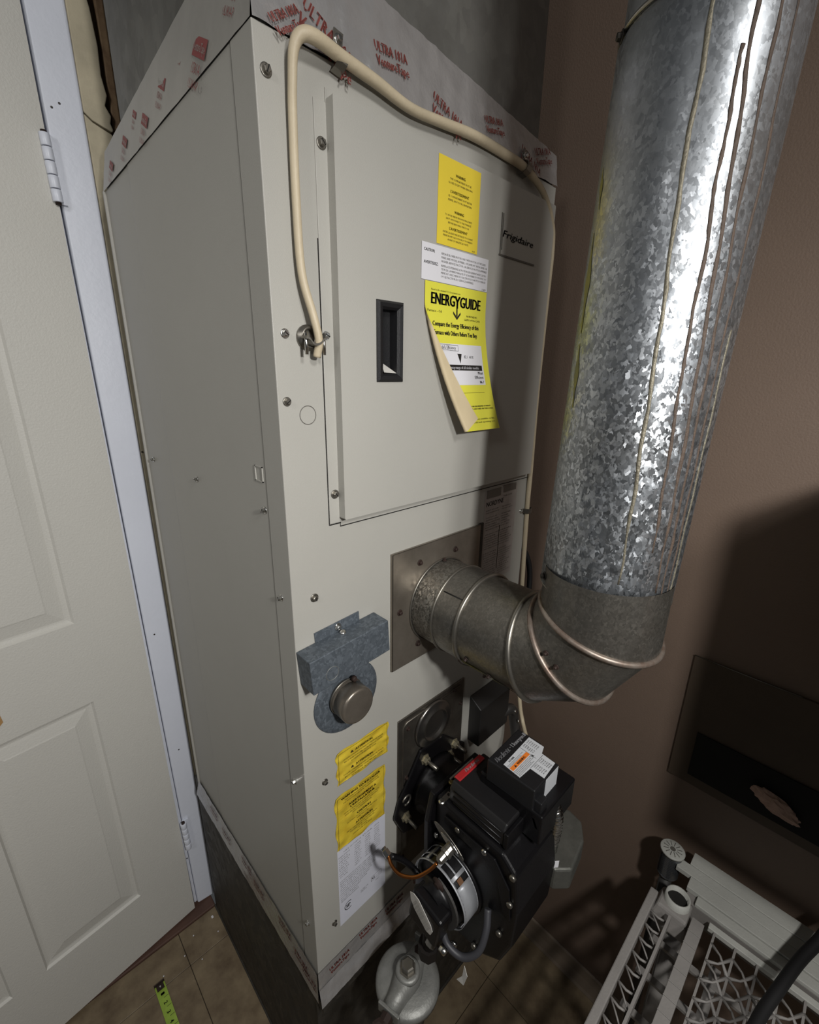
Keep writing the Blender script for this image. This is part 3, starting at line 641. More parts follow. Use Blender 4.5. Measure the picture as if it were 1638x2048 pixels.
# the left strip is stuck flatter
st_ = strip('side_strip', (-.0005, .0, H), (-.0005, DP + .003, H), (.0125, DP + .005, 2.037), (.0125, .0, 2.075), FOILW, tape_t, 40, 6, .0007, (-1, 0, .1), seed=4)
def tape_print(mbp, mbl, u, v, f, s, rot):
    ca, sa = math.cos(rot), math.sin(rot); g = lambda a, b: f(u + a * ca - b * sa, v + a * sa + b * ca)
    nn = 6
    for i in range(nn): mbp.face([g(s * 2.4 * (i / nn - .5), -s * .45), g(s * 2.4 * ((i + 1) / nn - .5), -s * .45), g(s * 2.4 * ((i + 1) / nn - .5), s * .45), g(s * 2.4 * (i / nn - .5), s * .45)])
    h = lambda a, b: g(a, b) + (f(0, 0) * 0) 
    letters(mbp, 'UL181A-P', 0, -s * 1.9, s * .45, g, 'c', s * 1.9, res=1); letters(mbp, '1581A', 0, -s * 1.2, s * .5, g, 'c', s * 1.6, res=1)
# on the side: u runs toward the front (-y), v up along the strip
def sf(off):
    def g(u, v):
        y = -u; t = v / .067; return Vector((-.0005 + .013 * t - off, y, H + v))
    return g
mbp = MB(); mbw = MB()
for k, (y, v, s) in enumerate([(.545, .024, .013), (.455, .034, .014), (.34, .026, .015), (.265, .045, .015), (.125, .026, .020), (.035, .050, .017), (.40, .054, .010), (.19, .058, .011)]):
    g = sf(.0030); rot = -.5
    tape_print(mbp, None, -y, v, g, s, rot)
    ca, sa = math.cos(rot), math.sin(rot); g2 = sf(.0035); gg = lambda a, b, g2=g2, y=y, v=v, ca=ca, sa=sa: g2(-y + a * ca - b * sa, v + a * sa + b * ca)
    letters(mbw, 'VentureTape', 0, -s * .2, s * .42, gg, 'c', s * 2.2, res=1)
mbp.build('red_print', REDD, st_, kind='stuff'); mbw.build('knocked_out_lettering', FOILW, st_, kind='stuff')
def ff(off):
    def g(u, v):
        t = v / .05; return Vector((u, -.0012 + .0085 * t - off, H + v))
    return g
mbp = MB()
for k, (x, v, s, rot) in enumerate([(.035, .012, .007, .6), (.085, .014, .012, -.5), (.175, .036, .009, .1), (.27, .010, .010, -.3), (.375, .034, .008, .2), (.47, .010, .010, -.4), (.51, .034, .009, .3)]):
    s *= 1.35
    g0 = ff(.0052); ca, sa = math.cos(rot), math.sin(rot); gg = lambda a, b, x=x, v=v, ca=ca, sa=sa, g0=g0: g0(x + a * ca - b * sa, v + a * sa + b * ca)
    letters(mbp, 'ULTRA 181A', 0, 0, s * .8, gg, 'c', s * 4.2, bold=.0004, res=1); letters(mbp, 'VentureTape', 0, -s * 1.1, s * .8, gg, 'c', s * 4.2, bold=.0004, res=1)
mbp.build('red_print', RED, ft, kind='stuff')
# lower tape
tape_b = thing('bottom_foil_tape', 'crumpled shiny foil tape sealing the furnace bottom to the stand', 'tape', (.26, 0, ZB))
fb_ = strip('front_strip', (-.002, -.0012, ZB + .008), (.556, -.0012, ZB + .008), (.556, -.0012, .598), (-.002, -.0012, .602), FOIL, tape_b, 110, 9, .0012, (0, -1, 0), seed=8)
strip('folded_edge', (-.005, -.0135, .523), (.556, -.0135, .523), (.556, -.0016, ZB + .009), (-.002, -.0016, ZB + .009), FOIL, tape_b, 150, 6, .0022, (0, -.7, .7), seed=11)
sb_ = strip('side_strip', (-.0024, .0, .516), (-.0012, .65, .474), (-.0012, .606, .562), (-.0024, .0, .600), FOIL, tape_b, 60, 8, .0014, (-1, 0, 0), seed=5)
mbp = MB()
for k, (x, z, s, rot) in enumerate([(.045, .580, .010, .05), (.115, .590, .010, .0), (.185, .582, .011, .0), (.26, .590, .009, .0)]):
    g0 = on_y(-.0045); ca, sa = math.cos(rot), math.sin(rot); gg = lambda a, b, x=x, z=z, ca=ca, sa=sa: Vector((x + a * ca - b * sa, -.0030, z + a * sa + b * ca))
    letters(mbp, 'ULTRA 181A', 0, 0, s * .8, gg, 'c', s * 4.5, bold=.0005, res=1); letters(mbp, 'VentureTape', 0, -s * 1.1, s * .8, gg, 'c', s * 4.2, bold=.0005, res=1)
mbp.build('red_print', RED, fb_, kind='stuff')
mbp = MB()
for k, (y, z) in enumerate([(.50, .54), (.42, .535), (.30, .56), (.24, .55), (.12, .575), (.06, .56), (.03, .55)]):
    gg = lambda a, b, y=y, z=z: Vector((-.0044, y - a, z + b + a * .1))
    letters(mbp, 'ULTRA 181A', 0, 0, .009, gg, 'c', .05, bold=.0005, res=1); letters(mbp, 'VentureTape', 0, -.012, .008, gg, 'c', .05, bold=.0004, res=1)
mbp.build('red_print', REDD, sb_, kind='stuff')

# ---------------------------------------------------------------- plenum with cross-broken faces
px0, px1, py0, py1, pz0, pz1 = .0145, .5125, .0135, .50, 1.985, 2.62
def crossface(mb, P, c):
    for i in range(4): mb.face([P[i], P[(i + 1) % 4], c])
mb = MB()
crossface(mb, [(px0, py0, pz0), (px1, py0, pz0), (px1, py0, pz1), (px0, py0, pz1)], ((px0 + px1) / 2 - .02, py0 - .010, (pz0 + pz1) / 2))
crossface(mb, [(px0, py1, pz0), (px0, py0, pz0), (px0, py0, pz1), (px0, py1, pz1)], (px0 - .008, (py0 + py1) / 2, (pz0 + pz1) / 2))
mb.face([(px1, py0, pz0), (px1, py1, pz0), (px1, py1, pz1), (px1, py0, pz1)]); mb.face([(px0, py1, pz0), (px1, py1, pz0), (px1, py1, pz1), (px0, py1, pz1)]); mb.face([(px0, py0, pz1), (px1, py0, pz1), (px1, py1, pz1), (px0, py1, pz1)])
bmesh.ops.remove_doubles(mb.bm, verts=mb.bm.verts, dist=1e-5)
mb.build('plenum_box', PLENUM, plen)
MB().box(.004, .556, .006, .605, 1.9702, 1.986).build('bottom_flange', PLENUM, plen)

# ---------------------------------------------------------------- flue
EX_, EZ = .290, 1.265
elb = thing('flue_elbow', 'smooth grey segmented sheet-metal flue elbow turning up from the furnace', 'flue pipe', (EX_, 0, EZ))
L_, Rc, rE = .288, .112, .0765
yc, zc = -L_ + Rc, EZ + Rc
def ring_at(kind, val, r=rE, seg=56):
    pts = []
    for k in range(seg):
        ph = 2 * PI * k / seg; a, b = math.cos(ph), math.sin(ph)
        if kind == 'y': pts.append(Vector((EX_ + r * a, val, EZ + r * b)))
        elif kind == 'z': pts.append(Vector((EX_ + r * a, -L_ + r * b * 1.0, val)))
        else:
            t = math.radians(val); rd = Vector((0, -math.sin(t), -math.cos(t))); M_ = Vector((EX_, yc, zc)) + rd * (Rc / math.cos(math.radians(15)))
            pts.append(M_ + Vector((r * a, 0, 0)) - rd * r * b / math.cos(math.radians(15)))
    return pts
def mv(r):  # vertical section: b maps to +y side as the throat
    return r
gores = [(('y', -.006), ('y', -.055)), (('y', -.055), ('y', -.105)), (('y', -.105), ('m', 15)), (('m', 15), ('m', 45)), (('m', 45), ('m', 75)), (('m', 75), ('z', 1.420))]
for i, (a, b) in enumerate(gores):
    k = .0 if i % 2 else -.0009
    mb = MB().rings([ring_at(a[0], a[1], rE + k), ring_at(b[0], b[1], rE + k)], False)
    g = mb.build('gore', ELBOW if i != 0 else galv('collar_metal', '#6a6761', '#a5a29b', 330, (.3, .5), .3, .85), elb)
    if i < 5:
        c = ring_at(b[0], b[1], rE + .0005); c = c + [c[0], c[1]]
        MB().tube(c, .0022 if i == 0 else .0040, 8, False).build('bead', STEEL if i < 3 else mat('bead_metal', '#8a8178', .45, .6, .3, 60, col2='#6d5a4e'), g)
MB().tube((lambda c: c + [c[0], c[1]])(ring_at('y', -.0072, rE + .001)), .0018, 8, False).build('collar_edge', STEEL, elb)
for (a, y, u) in ((205, -.125, 0), (90, -.012, 0), (215, -.165, 0), (228, -.150, 0)):
    d = Vector((math.cos(math.radians(a)), 0, math.sin(math.radians(a)))); c = Vector((EX_, y, EZ)) + d * rE; screw(c.x, c.y, c.z, d, elb, .0040, RUST, False, name='rivet')
# rivets and overlapping seam on the middle gore
t = math.radians(52); 
for da, rr in ((0, 1), (1, 1)):
    a = math.radians(168 + 0 * da); c = Vector((EX_, yc, zc)) + Vector((0, -math.sin(t), -math.cos(t))) * (Rc * .92 + da * .02) + Vector((-rE * .985, 0, 0)); screw(c.x, c.y, c.z, (-1, 0, 0), elb, .0036, RUST, False, name='rivet')
MB().tube([(EX_ - rE * .72, -.105 + .004, EZ + rE * .72), (EX_ - rE * .72, -.062, EZ + rE * .72)], .0009, 6).build('lap_seam', DARK, elb)
# yellow paint rubbed on the underside of the first gore
mb = MB(); rg = []
for i in range(9):
    y = -.110 - .012 * i; rg.append([Vector((EX_ + (rE + .0006) * math.cos(math.radians(a)), y, EZ + (rE + .0006) * math.sin(math.radians(a)))) for a in [215 + 5 * k + 2 * math.sin(i * 2) + (4 * i / 3) for k in range(3)]])
mb.rings(rg, False, True, False); mb.build('yellow_smear', YSM, elb)

pipe = thing('flue_pipe', 'wide galvanised vertical flue pipe with brown drip streaks', 'flue pipe', (.2985, -.283, 1.39))
PA = Vector((.2955, -.2815, 1.3)); PB_ = Vector((.3255, -.3005, 2.3)); pax = (PB_ - PA).normalized(); pr = .0795
def pp(z, a, r): 
    c = PA + (PB_ - PA) * (z - 1.3); return c + Vector((math.cos(math.radians(a)), math.sin(math.radians(a)), 0)) * r
def pring(z, r, seg=72): return [pp(z, 360 * k / seg, r) for k in range(seg)]
mb = MB(); zs = [1.392 + (1.962 - 1.392) * k / 16 for k in range(17)]
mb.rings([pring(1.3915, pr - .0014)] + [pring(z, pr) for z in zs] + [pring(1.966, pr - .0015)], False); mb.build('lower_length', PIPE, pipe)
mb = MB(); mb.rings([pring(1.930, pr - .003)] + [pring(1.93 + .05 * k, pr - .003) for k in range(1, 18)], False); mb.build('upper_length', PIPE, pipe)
MB().tube((lambda c: c + [c[0], c[1]])(pring(1.971, pr - .0015)), .0022, 8, False).build('joint_bead', STEEL, pipe)
MB().tube((lambda c: c + [c[0], c[1]])(pring(1.3925, pr)), .0009, 6, False).build('cut_edge', STEEL, pipe)
for a, z in ((138, 1.405), (-126, 1.4045), (131, 1.967), (20, 1.405)):
    c = pp(z, a, pr); d = c - pp(z, a, 0); screw(c.x, c.y, c.z, d, pipe, .0058, mat('dark_screw', '#3a3733', .4, .8), False)
def drip(pts, r, m, name='drip_streak', seed=0):
    random.seed(seed); P = []; rad = []
    n = 70; zs = [p[0] for p in pts]
    for k in range(n + 1):
        z = zs[0] + (zs[-1] - zs[0]) * k / n
        for (z0, a0), (z1, a1) in zip(pts, pts[1:]):
            if z1 <= z <= z0 + 1e-6: break
        a = a0 + (a1 - a0) * (z - z0) / (z1 - z0 + 1e-9) + .5 * math.sin(z * 71 + seed) + random.uniform(-.25, .25)
        rr = pr if z < 1.966 else pr - .003
        P.append(pp(z, a, rr)); rad.append(r * random.uniform(.75, 1.2) * (1 if k < n - 4 else .6))
    nrm = (pp(1.7, pts[1][1], 1) - pp(1.7, pts[1][1], 0)).normalized()
    MB().tube(P, rad, 8, True, (nrm, .45)).build(name, m, pipe)
drip([(2.4, -141), (1.92, -137), (1.83, -131.8), (1.68, -125), (1.55, -120), (1.42, -117)], .0020, DRIP, seed=1)
drip([(1.915, -140.8), (1.82, -139.7), (1.76, -137), (1.68, -136.3), (1.56, -131), (1.47, -128)], .0017, DRIP, seed=2)
drip([(2.4, -126), (1.91, -123), (1.82, -121.8), (1.68, -116.5), (1.52, -112), (1.395, -109)], .0018, DRIP, seed=3)
drip([(2.4, -114), (1.91, -110.7), (1.83, -107), (1.68, -107), (1.5, -103), (1.395, -101)], .0016, DRIP, seed=4)
drip([(2.4, -163), (1.91, -160.5), (1.82, -160), (1.69, -155), (1.5, -150), (1.43, -149)], .0020, DRIPL, seed=5)
drip([(1.70, -100), (1.60, -98), (1.50, -97), (1.395, -96)], .0018, DRIPL, seed=6)
mb = MB()
for (z0, z1, a0, w) in ((1.80, 1.70, 134, 10), (1.69, 1.62, 139, 8), (1.86, 1.82, 133, 6)):
    rg = []
    for i in range(9):
        t = i / 8; ww = w * math.sin(PI * (t * .9 + .05)) * (.7 + .3 * math.sin(i * 5)); rg.append([pp(z0 + (z1 - z0) * t, a0 + 4 * t + ww * (k / 3 - .5), pr + .0004) for k in range(4)])
    mb.rings(rg, False, True, False)
mb.build('yellow_smear', YSM, pipe)

# ---------------------------------------------------------------- cream cable and its fittings
cp = [(.0475, -.012, 1.672), (.0480, -.017, 1.690), (.043, -.016, 1.715), (.034, -.010, 1.76), (.033, -.008, 1.83), (.034, -.008, 1.90), (.0345, -.010, 1.930), (.036, -.013, 1.955), (.0425, -.017, 1.967), (.058, -.019, 1.970), (.092, -.015, 1.969), (.14, -.013, 1.966), (.194, -.012, 1.960), (.25, -.011, 1.964), (.318, -.010, 1.970), (.39, -.009, 1.970), (.447, -.011, 1.965), (.50, -.013, 1.945), (.536, -.012, 1.910), (.5495, -.010, 1.868), (.551, -.008, 1.78), (.552, -.006, 1.62), (.556, -.006, 1.46), (.5585, -.005, 1.38), (.566, -.006, 1.21), (.566, -.012, 1.05), (.5655, -.030, .905), (.564, -.045, .85), (.53, -.08, .84)]
cable = thing('power_cable', 'cream sheathed cable looping over the furnace front and down its right edge', 'cable', (.0475, -.012, 1.69))
sp = spline(cp, 8); MB().tube(sp, [.0048 + .0020 * math.exp(-((p.z - 1.978) / .02) ** 2) for p in sp], 12).build('cable_sheath', CABLE, cable)
def strap(x, z, y, ang_, lab, w=.012, up=.028):
    t = thing('cable_strap', lab, 'cable strap', (x, y, z), 'cable straps')
    ca, sa = math.cos(ang_), math.sin(ang_)
    f = lambda a, b, o: Vector((x + a * ca - b * sa, y - o, z + a * sa + b * ca))
    mb = MB(); R = []
    prof = [(-.011, .0035), (-.0095, .010), (-.006, .0165), (0, .0185), (.006, .0165), (.0095, .010), (.011, .0035), (up, .0035)]
    for b, o in prof: R.append([f(-w / 2, b, o), f(w / 2, b, o), f(w / 2, b, o - .0012), f(-w / 2, b, o - .0012)])
    mb.rings(R, True, False); mb.build('strap_band', STEEL, t)
    c = f(0, up - .008, .0035); screw(c.x, c.y, c.z, (0, -1, 0), t, .0050, CHROME, False)
    return t
strap(.092, 1.969, -.0015, -.15, 'cable strap at the near left bend of the cable, on the top foil tape').pop('group', None)
strap(.447, 1.966, -.0015, -.25, 'cable strap at the far right end of the top foil tape').pop('group', None)
strap(.5585, 1.379, .004, PI / 2 + .05, 'cable strap halfway down the right edge, beside the data sticker', .010, .024).pop('group', None)
cl = thing('cable_connector', 'silver two-screw clamp where the cream cable enters the cabinet', 'connector', (.043, 0, 1.69))
MB().lathe((.0425, -.0006, 1.693), (0, -1, 0), [(0, .0145), (.003, .0145), (.0035, .0125), (.009, .0125), (.009, .009), (.002, .009)], 26).build('threaded_ring', STEEL, cl)
mb = MB(); P_ = [(.0290, 1.6915), (.034, 1.6895), (.037, 1.6855), (.0425, 1.6835), (.048, 1.6855), (.0515, 1.6895), (.0575, 1.6925)]
mb.rings([[(x, -.022, z), (x, -.010, z), (x, -.010, z + .0025), (x, -.022, z + .0025)] for x, z in P_], True, False); mb.build('saddle', STEEL, cl)
for x in (.0315, .0550): MB().cyl((x, -.0165, 1.698), (x, -.0165, 1.674), .0021, 10).build('clamp_screw', CHROME, cl)

bc = thing('black_cable', 'short loop of black cable against the brown wall beside the flue elbow', 'cable', (.66, .05, 1.2))
MB().tube(spline([(.575, .035, 1.33), (.625, .045, 1.275), (.648, .03, 1.22), (.645, .02, 1.16), (.62, .01, 1.08), (.60, .0, .98)], 6), .0065, 10).build('cable_sheath', RUBBER, bc)

# ---------------------------------------------------------------- oil burner
br = thing('oil_burner', 'black oil burner bolted to the lower furnace front', 'burner', (.285, 0, .85))
fl_ = [(.245, .952), (.312, .948), (.384, .880), (.388, .785), (.360, .757), (.250, .752), (.200, .775), (.178, .828), (.190, .868)]
MB().prism([(x, -.0115, z) for x, z in fl_], (0, .0075, 0)).build('mounting_flange', BLACK, br, .003, 2)
for x, z in ((.256, .925), (.205, .818), (.345, .905), (.330, .885)):
    n = MB().cyl((x, -.011, z), (x, -.045, z), .0040, 10).build('flange_stud', STEEL, br)
    MB().lathe((x, -.0115, z), (0, -1, 0), [(0, .0115), (.0015, .0115), (.0016, .0085), (.0085, .0085), (.0095, .0065)], 6, smooth=False).build('nut', mat('zinc_nut', '#b0a890', .4, .8, .2, 80), n)
MB().torus((.205, -.014, .862), (0, -1, 0), .010, .0022, 20, 6, .3, 5.2).build('wire_hook', STEEL, br)
MB().lathe((.285, -.011, .848), (0, -1, 0), [(0, .064), (.012, .062), (.020, .056), (.085, .056)], 40).build('air_tube', BLACK, br)
# housing: front plate, scroll, top
hp = [(.192, .955), (.318, .955), (.325, .94), (.325, .72), (.30, .70), (.20, .70), (.182, .73), (.180, .90)]
MB().prism([(x, -.096, z) for x, z in hp], (0, .011, 0)).build('housing_flange', BLACK, br, .002, 2)
mb = MB(); sc = []
for k in range(26):
    a = math.radians(100 + 250 * k / 25); R = .088 + .028 * (k / 25); sc.append((-.165 + R * .82 * math.cos(a), .80 + R * math.sin(a)))
sc = [(-.096, .952), (-.235, .952), (-.262, .930), (-.272, .86), (-.268, .78), (-.250, .722), (-.215, .692), (-.165, .682), (-.12, .69), (-.096, .70)]
mb.prism([(.196, y, z) for y, z in sc], (.118, 0, 0)); hs = mb.build('blower_housing', BLACK, br, .006, 3)
MB().prism([(.1955, y, z) for y, z in [(-.12, .93), (-.225, .935), (-.255, .90), (-.262, .84), (-.248, .845), (-.235, .895), (-.205, .915), (-.12, .912)]], (-.0035, 0, 0)).build('housing_rib', BLACK, hs, .001)
for y, z in ((-.103, .868), (-.150, .925), (-.205, .93), (-.258, .872), (-.245, .79), (-.258, .93), (-.107, .80), (-.20, .70)):
    MB().lathe((.1955, y, z), (-1, 0, 0), [(0, .0052), (.004, .0052), (.0055, .0035)], 14).build('cap_screw', CHROME if (y, z) in ((-.103, .868), (-.205, .93)) else STEEL, hs)
# slotted tabs on top of the housing front
for x, y, a in ((.206, -.112, .35), (.293, -.103, .5)):
    c = Vector((x, y, .9535)); d = Vector((math.cos(a), -math.sin(a) * .2 + .1, 0)).normalized(); e = Vector((-d.y, d.x, 0))
    mb = MB(); mb.obox(c, d, e, (0, 0, 1), .022, .010, .0016); mb.lathe(c - d * .012, (0, 0, 1), [(-.0008, .0062), (.0012, .0062), (.003, .004)], 12); tb = mb.build('slotted_tab', CHROME, br, .0004)
    MB().lathe(c + d * .006 + Vector((0, 0, .0009)), (0, 0, 1), [(0, .0027), (.0002, .0027)], 10).build('slot', DARK, tb)
for x, y in ((.232, -.100), (.2475, -.0985)): MB().lathe((x, y, .955), (0, 0, 1), [(0, .0048), (.003, .0048), (.0036, .003)], 12).build('top_screw', mat('brassy_screw', '#8d7c52', .4, .8), br)
# igniter (ribbed black box hinged on top)
mb = MB(); mb.prism([(x, -.118, z) for x, z in [(.205, .955), (.205, .982), (.213, .992), (.297, .992), (.305, .982), (.305, .955)]], (0, -.112, 0))
ig = mb.build('igniter_box', mat('igniter_black', '#1c1b1c', .38, 0, .2, 30), br, .003, 3)
MB().obox((.253, -.1235, .9935), (1, 0, 0), (0, 1, 0), (0, 0, 1), .070, .013, .003).build('badge', REDL, ig, .0015, label='red name badge')
mb = MB(); letters(mb, 'Beckett', .258, -.1262, .0060, lambda u, v: Vector((u, v, .9953)), 'c', .036, shear=.3, bold=.0003); mb.build('badge_lettering', WHITE, ig)
MB().obox((.240, -.1155, .9945), (1, 0, 0), (0, 1, 0), (0, 0, 1), .062, .0022, .0022).build('badge_edge', STEEL, ig)
MB().box(.203, .307, -.238, -.230, .955, .985).build('igniter_rear', BLACK, ig, .002)
for k in range(3): MB().tube([(.2045, -.128, .957 + k * .012), (.2045, -.225, .957 + k * .012)], .0012, 6).build('rib', BLACK, ig)
# primary control with its printed cover
CT = 1.050; cbase = MB().box(.246, .352, -.268, -.150, .955, 1.012).build('control_base', BLACK, br, .003, 2)
mb = MB(); topo = [(.243, -.164), (.338, -.161), (.338, -.207), (.320, -.214), (.320, -.250), (.247, -.250)]
mb.prism([(x, y, 1.008) for x, y in topo], (0, 0, CT - 1.008)); ctl = mb.build('control_cover', BLACKP, br, .002, 2)
lab = [(.2535, -.1885), (.334, -.1855), (.334, -.2145), (.319, -.2195), (.3175, -.2445), (.2785, -.2475), (.2785, -.2225), (.2515, -.2205)]
lb = MB().prism([(x, y, CT) for x, y in lab], (0, 0, .0005)).build('control_sticker', mat('control_paper', '#c3c5c8', .45), ctl and br, label='white printed control sticker')
MB().hexa([(.279, -.2504, 1.012), (.3175, -.2504, 1.012), (.3175, -.2508, 1.012), (.279, -.2508, 1.012), (.279, -.2504, CT - .001), (.3175, -.2504, CT - .001), (.3175, -.2508, CT - .001), (.279, -.2508, CT - .001)]).build('sticker_skirt', MATS['control_paper'], lb)
fz = lambda z: (lambda u, v: Vector((u, v, z)))
MB().box(.254, .3025, -.2068, -.1998, CT + .0006, CT + .0008).build('orange_bar', ORANGE, lb)
mb = MB(); f = fz(CT + .0011)
letters(mb, 'WARNING', .281, -.2055, .0038, f, 'c', .022, bold=.0002); mb.face([f(.262, -.2055), f(.267, -.2055), f(.2645, -.2015)])
letters(mb, 'R7184B', .264, -.1935, .0030, f, 'l', .014, bold=.0001)
for k, (y, a, b) in enumerate([(-.1965, .255, .297), (-.199, .255, .29), (-.2100, .2535, .301), (-.2125, .2535, .297), (-.2150, .2535, .301), (-.2175, .2535, .290), (-.2198, .2535, .295)]):
    letters(mb, 'Electrical shock hazard disconnect power before servicing', a, y, .0015, f, 'l', b - a, res=1)
for k in range(6):
    letters(mb, random.choice(['LIMIT', 'ORN', 'BLK', 'VALVE', 'T-T', 'WHT']), .308, -.191 - k * .0037, .0019, f, 'l', .0075, res=1); letters(mb, random.choice(['120 VAC', '10 FLA', '60 LRA', '24 V', '45 SEC']), .319, -.191 - k * .0037, .0019, f, 'l', .0095, res=1)
for k in range(6): letters(mb, random.choice(['60 Hz', 'CLASS 2', 'MOTOR', 'PILOT']), .284, -.2265 - k * .0034, .0019, f, 'l', .010, res=1); letters(mb, random.choice(['100 VA', '15 SEC', 'PURGE']), .300, -.2265 - k * .0034, .0019, f, 'l', .010, res=1)
letters(mb, 'UL', .303, -.2135, .0042, f, 'c', .005, bold=.0003)
mb.box(.3025, .3028, -.2185, -.187, CT + .0005, CT + .0009); mb.box(.2795, .3175, -.2228, -.2225, CT + .0005, CT + .0009)
mb.build('printed_text', INK, lb)
mb = MB(); letters(mb, 'Beckett', .2495, -.1805, .0092, fz(CT + .0006), 'l', .036, shear=.3, bold=.0002); letters(mb, '· Honeywell', .290, -.1795, .0075, fz(CT + .0006), 'l', .045, bold=.0003)
mb.build('maker_lettering', WHITE, ctl)
MB().box(.2535, .262, -.2495, -.238, 1.015, 1.032).build('reset_button', mat('reset_red', '#c8402c', .4), br, .001, label='small red reset button')
MB().prism([(.246, -.255, 1.000), (.262, -.255, 1.000), (.266, -.262, .985), (.246, -.262, .985)], (0, .004, 0)).build('clear_clip', ALU, br)
MB().box(.251, .27, -.262, -.238, 1.0, 1.03).build('button_well', BLACKP, br, .002)
# metal junction box and flexible conduit behind the control
jbm = [(.300, -.205), (.332, -.192), (.392, -.194), (.420, -.222), (.414, -.252), (.382, -.272), (.318, -.282), (.296, -.262)]
MB().prism([(x + .012, y - .012, .800) for x, y in jbm], (0, 0, .048)).build('handy_box', mat('handy_box_zinc', '#6c6c66', .5, .6, .35, 25, .2, 120), br, .004, 2)
cpts = spline([(.302, -.258, .990), (.305, -.264, .965), (.313, -.262, .93), (.325, -.256, .895), (.335, -.25, .85)], 14); rad = [.0098 + .0017 * math.sin(k * 2 * PI / 3.6) for k in range(len(cpts))]
MB().tube(cpts, rad, 16).build('flexible_conduit', CHROME, br)
MB().prism([(.300, -.262, .862), (.316, -.275, .862), (.316, -.275, .835), (.300, -.262, .84)], (.002, 0, 0)).build('paper_tag', WHITE, br)
# air band with slots (cut as real openings between bars) round the axis of the blower
BC = Vector((0, -.146, .808)); bR = .0575
def bpnt(x, a, r=bR): return Vector((x, BC.y + r * math.cos(math.radians(a)), BC.z + r * math.sin(math.radians(a))))
MB().lathe((.196, BC.y, BC.z), (-1, 0, 0), [(0, .062), (.004, .062), (.005, .054), (.034, .054), (.036, .05), (.037, .02)], 40).build('intake_drum', BLACK, br)
mb = MB(); xa, xb = .156, .194
def bandpatch(x0, x1, a0, a1, n=6):
    mb.rings([[bpnt(x0, a0 + (a1 - a0) * k / n), bpnt(x1, a0 + (a1 - a0) * k / n), bpnt(x1, a0 + (a1 - a0) * k / n, bR - .0012), bpnt(x0, a0 + (a1 - a0) * k / n, bR - .0012)] for k in range(n + 1)], True, True)
slots = [(30, 52), (58, 82), (88, 112)]
bandpatch(xa, xa + .004, 0, 360, 60); bandpatch(xb - .004, xb, 0, 360, 60); 
cuts = [(52, 58), (82, 88), (112, 118), (128, 205), (215, 222), (232, 240), (262, 390)]
for a0, a1 in cuts: bandpatch(xa + .0035, xb - .0035, a0, a1, 12)
for a0, a1 in ((30, 52), (58, 82), (88, 112)): bandpatch(xa + .0145, xa + .0175, a0, a1, 5)
bd = mb.build('air_band', mat('air_band_metal', '#a6a8ac', .45, .35, .15, 40, .1, 200), br, label='silver slotted air band')
bandw = bpnt(xa + .012, 128)
# the band appears on the left / upper side facing the viewer; window with brown pointer
mb = MB(); mb.rings([[bpnt(xa + .011, a, bR + .0004), bpnt(xa + .021, a, bR + .0004)] for a in (119, 122, 125, 128)], False, True, False); mb.build('pointer_window', mat('window_brown', '#6a4a30', .6, .3), bd)
# front bracket arm of the band
mb = MB(); 
for a0 in range(95, 250, 6): pass
mb.rings([[bpnt(.146, a, .050), bpnt(.146, a, .034), bpnt(.150, a, .034), bpnt(.150, a, .050)] for a in range(95, 262, 8)], True, False); arm = mb.build('band_arm', mat('arm_grey', '#5c5a58', .5, .6, .2, 40), br)
MB().lathe(bpnt(.146, 100, .042), (-1, 0, 0), [(0, .012), (.002, .012), (.003, .006), (.006, .005)], 18).build('pivot_washer', RUST, arm)
# fuel pump with its name plate
mb = MB(); mb.lathe((.152, BC.y, BC.z), (-1, 0, 0), [(0, .040), (.012, .040), (.014, .034), (.022, .034)], 30)
pm = mb.build('fuel_pump', BLACK, br)
MB().obox((.128, -.152, .800), (1, 0, 0), (0, 1, .15), (0, -.15, 1), .030, .066, .070).build('pump_body', BLACK, pm, .006, 3)
pl_ = [(.1125, -.128, .845), (.1125, -.136, .850), (.1125, -.148, .848), (.1125, -.176, .822), (.1125, -.180, .812), (.1125, -.176, .800), (.1125, -.166, .798), (.1125, -.138, .818), (.1125, -.130, .830)]
pl_ = [(x, y + .006, z - .012) for x, y, z in pl_]
npl = MB().prism(pl_, (-.001, 0, 0)).build('name_plate', WHITE2, pm)
mb = MB()
for k in range(8): 
    g = lambda u, v, k=k: Vector((.1108, -.130 - u * .8 - v * .45, .826 - u * .62 + v * .9))
    letters(mb, 'FUEL UNIT 3450 RPM MAX 10 PSI NO.2 OIL', .004, .006 - k * .0030, .0015, g, 'l', .042, res=1)
mb.build('printed_text', INK, npl)
MB().cyl((.130, -.166, .766), (.116, -.166, .752), .009, 8, smooth=False).build('inlet_plug', STEEL, pm)
MB().lathe((.112, -.192, .790), (0, -1, -.2), [(0, .006), (.010, .006), (.012, .004)], 8).build('bleed_valve', CHROME, pm)
MB().tube([(.135, -.150, .768), (.135, -.150, .725), (.133, -.148, .700)], .013, 12).build('inlet_pipe', mat('black_iron', '#221d1b', .6, .4, .2, 40), pm)
MB().cyl((.133, -.148, .712), (.133, -.148, .690), .018, 8, smooth=False).build('pipe_nut', MATS['black_iron'], pm)
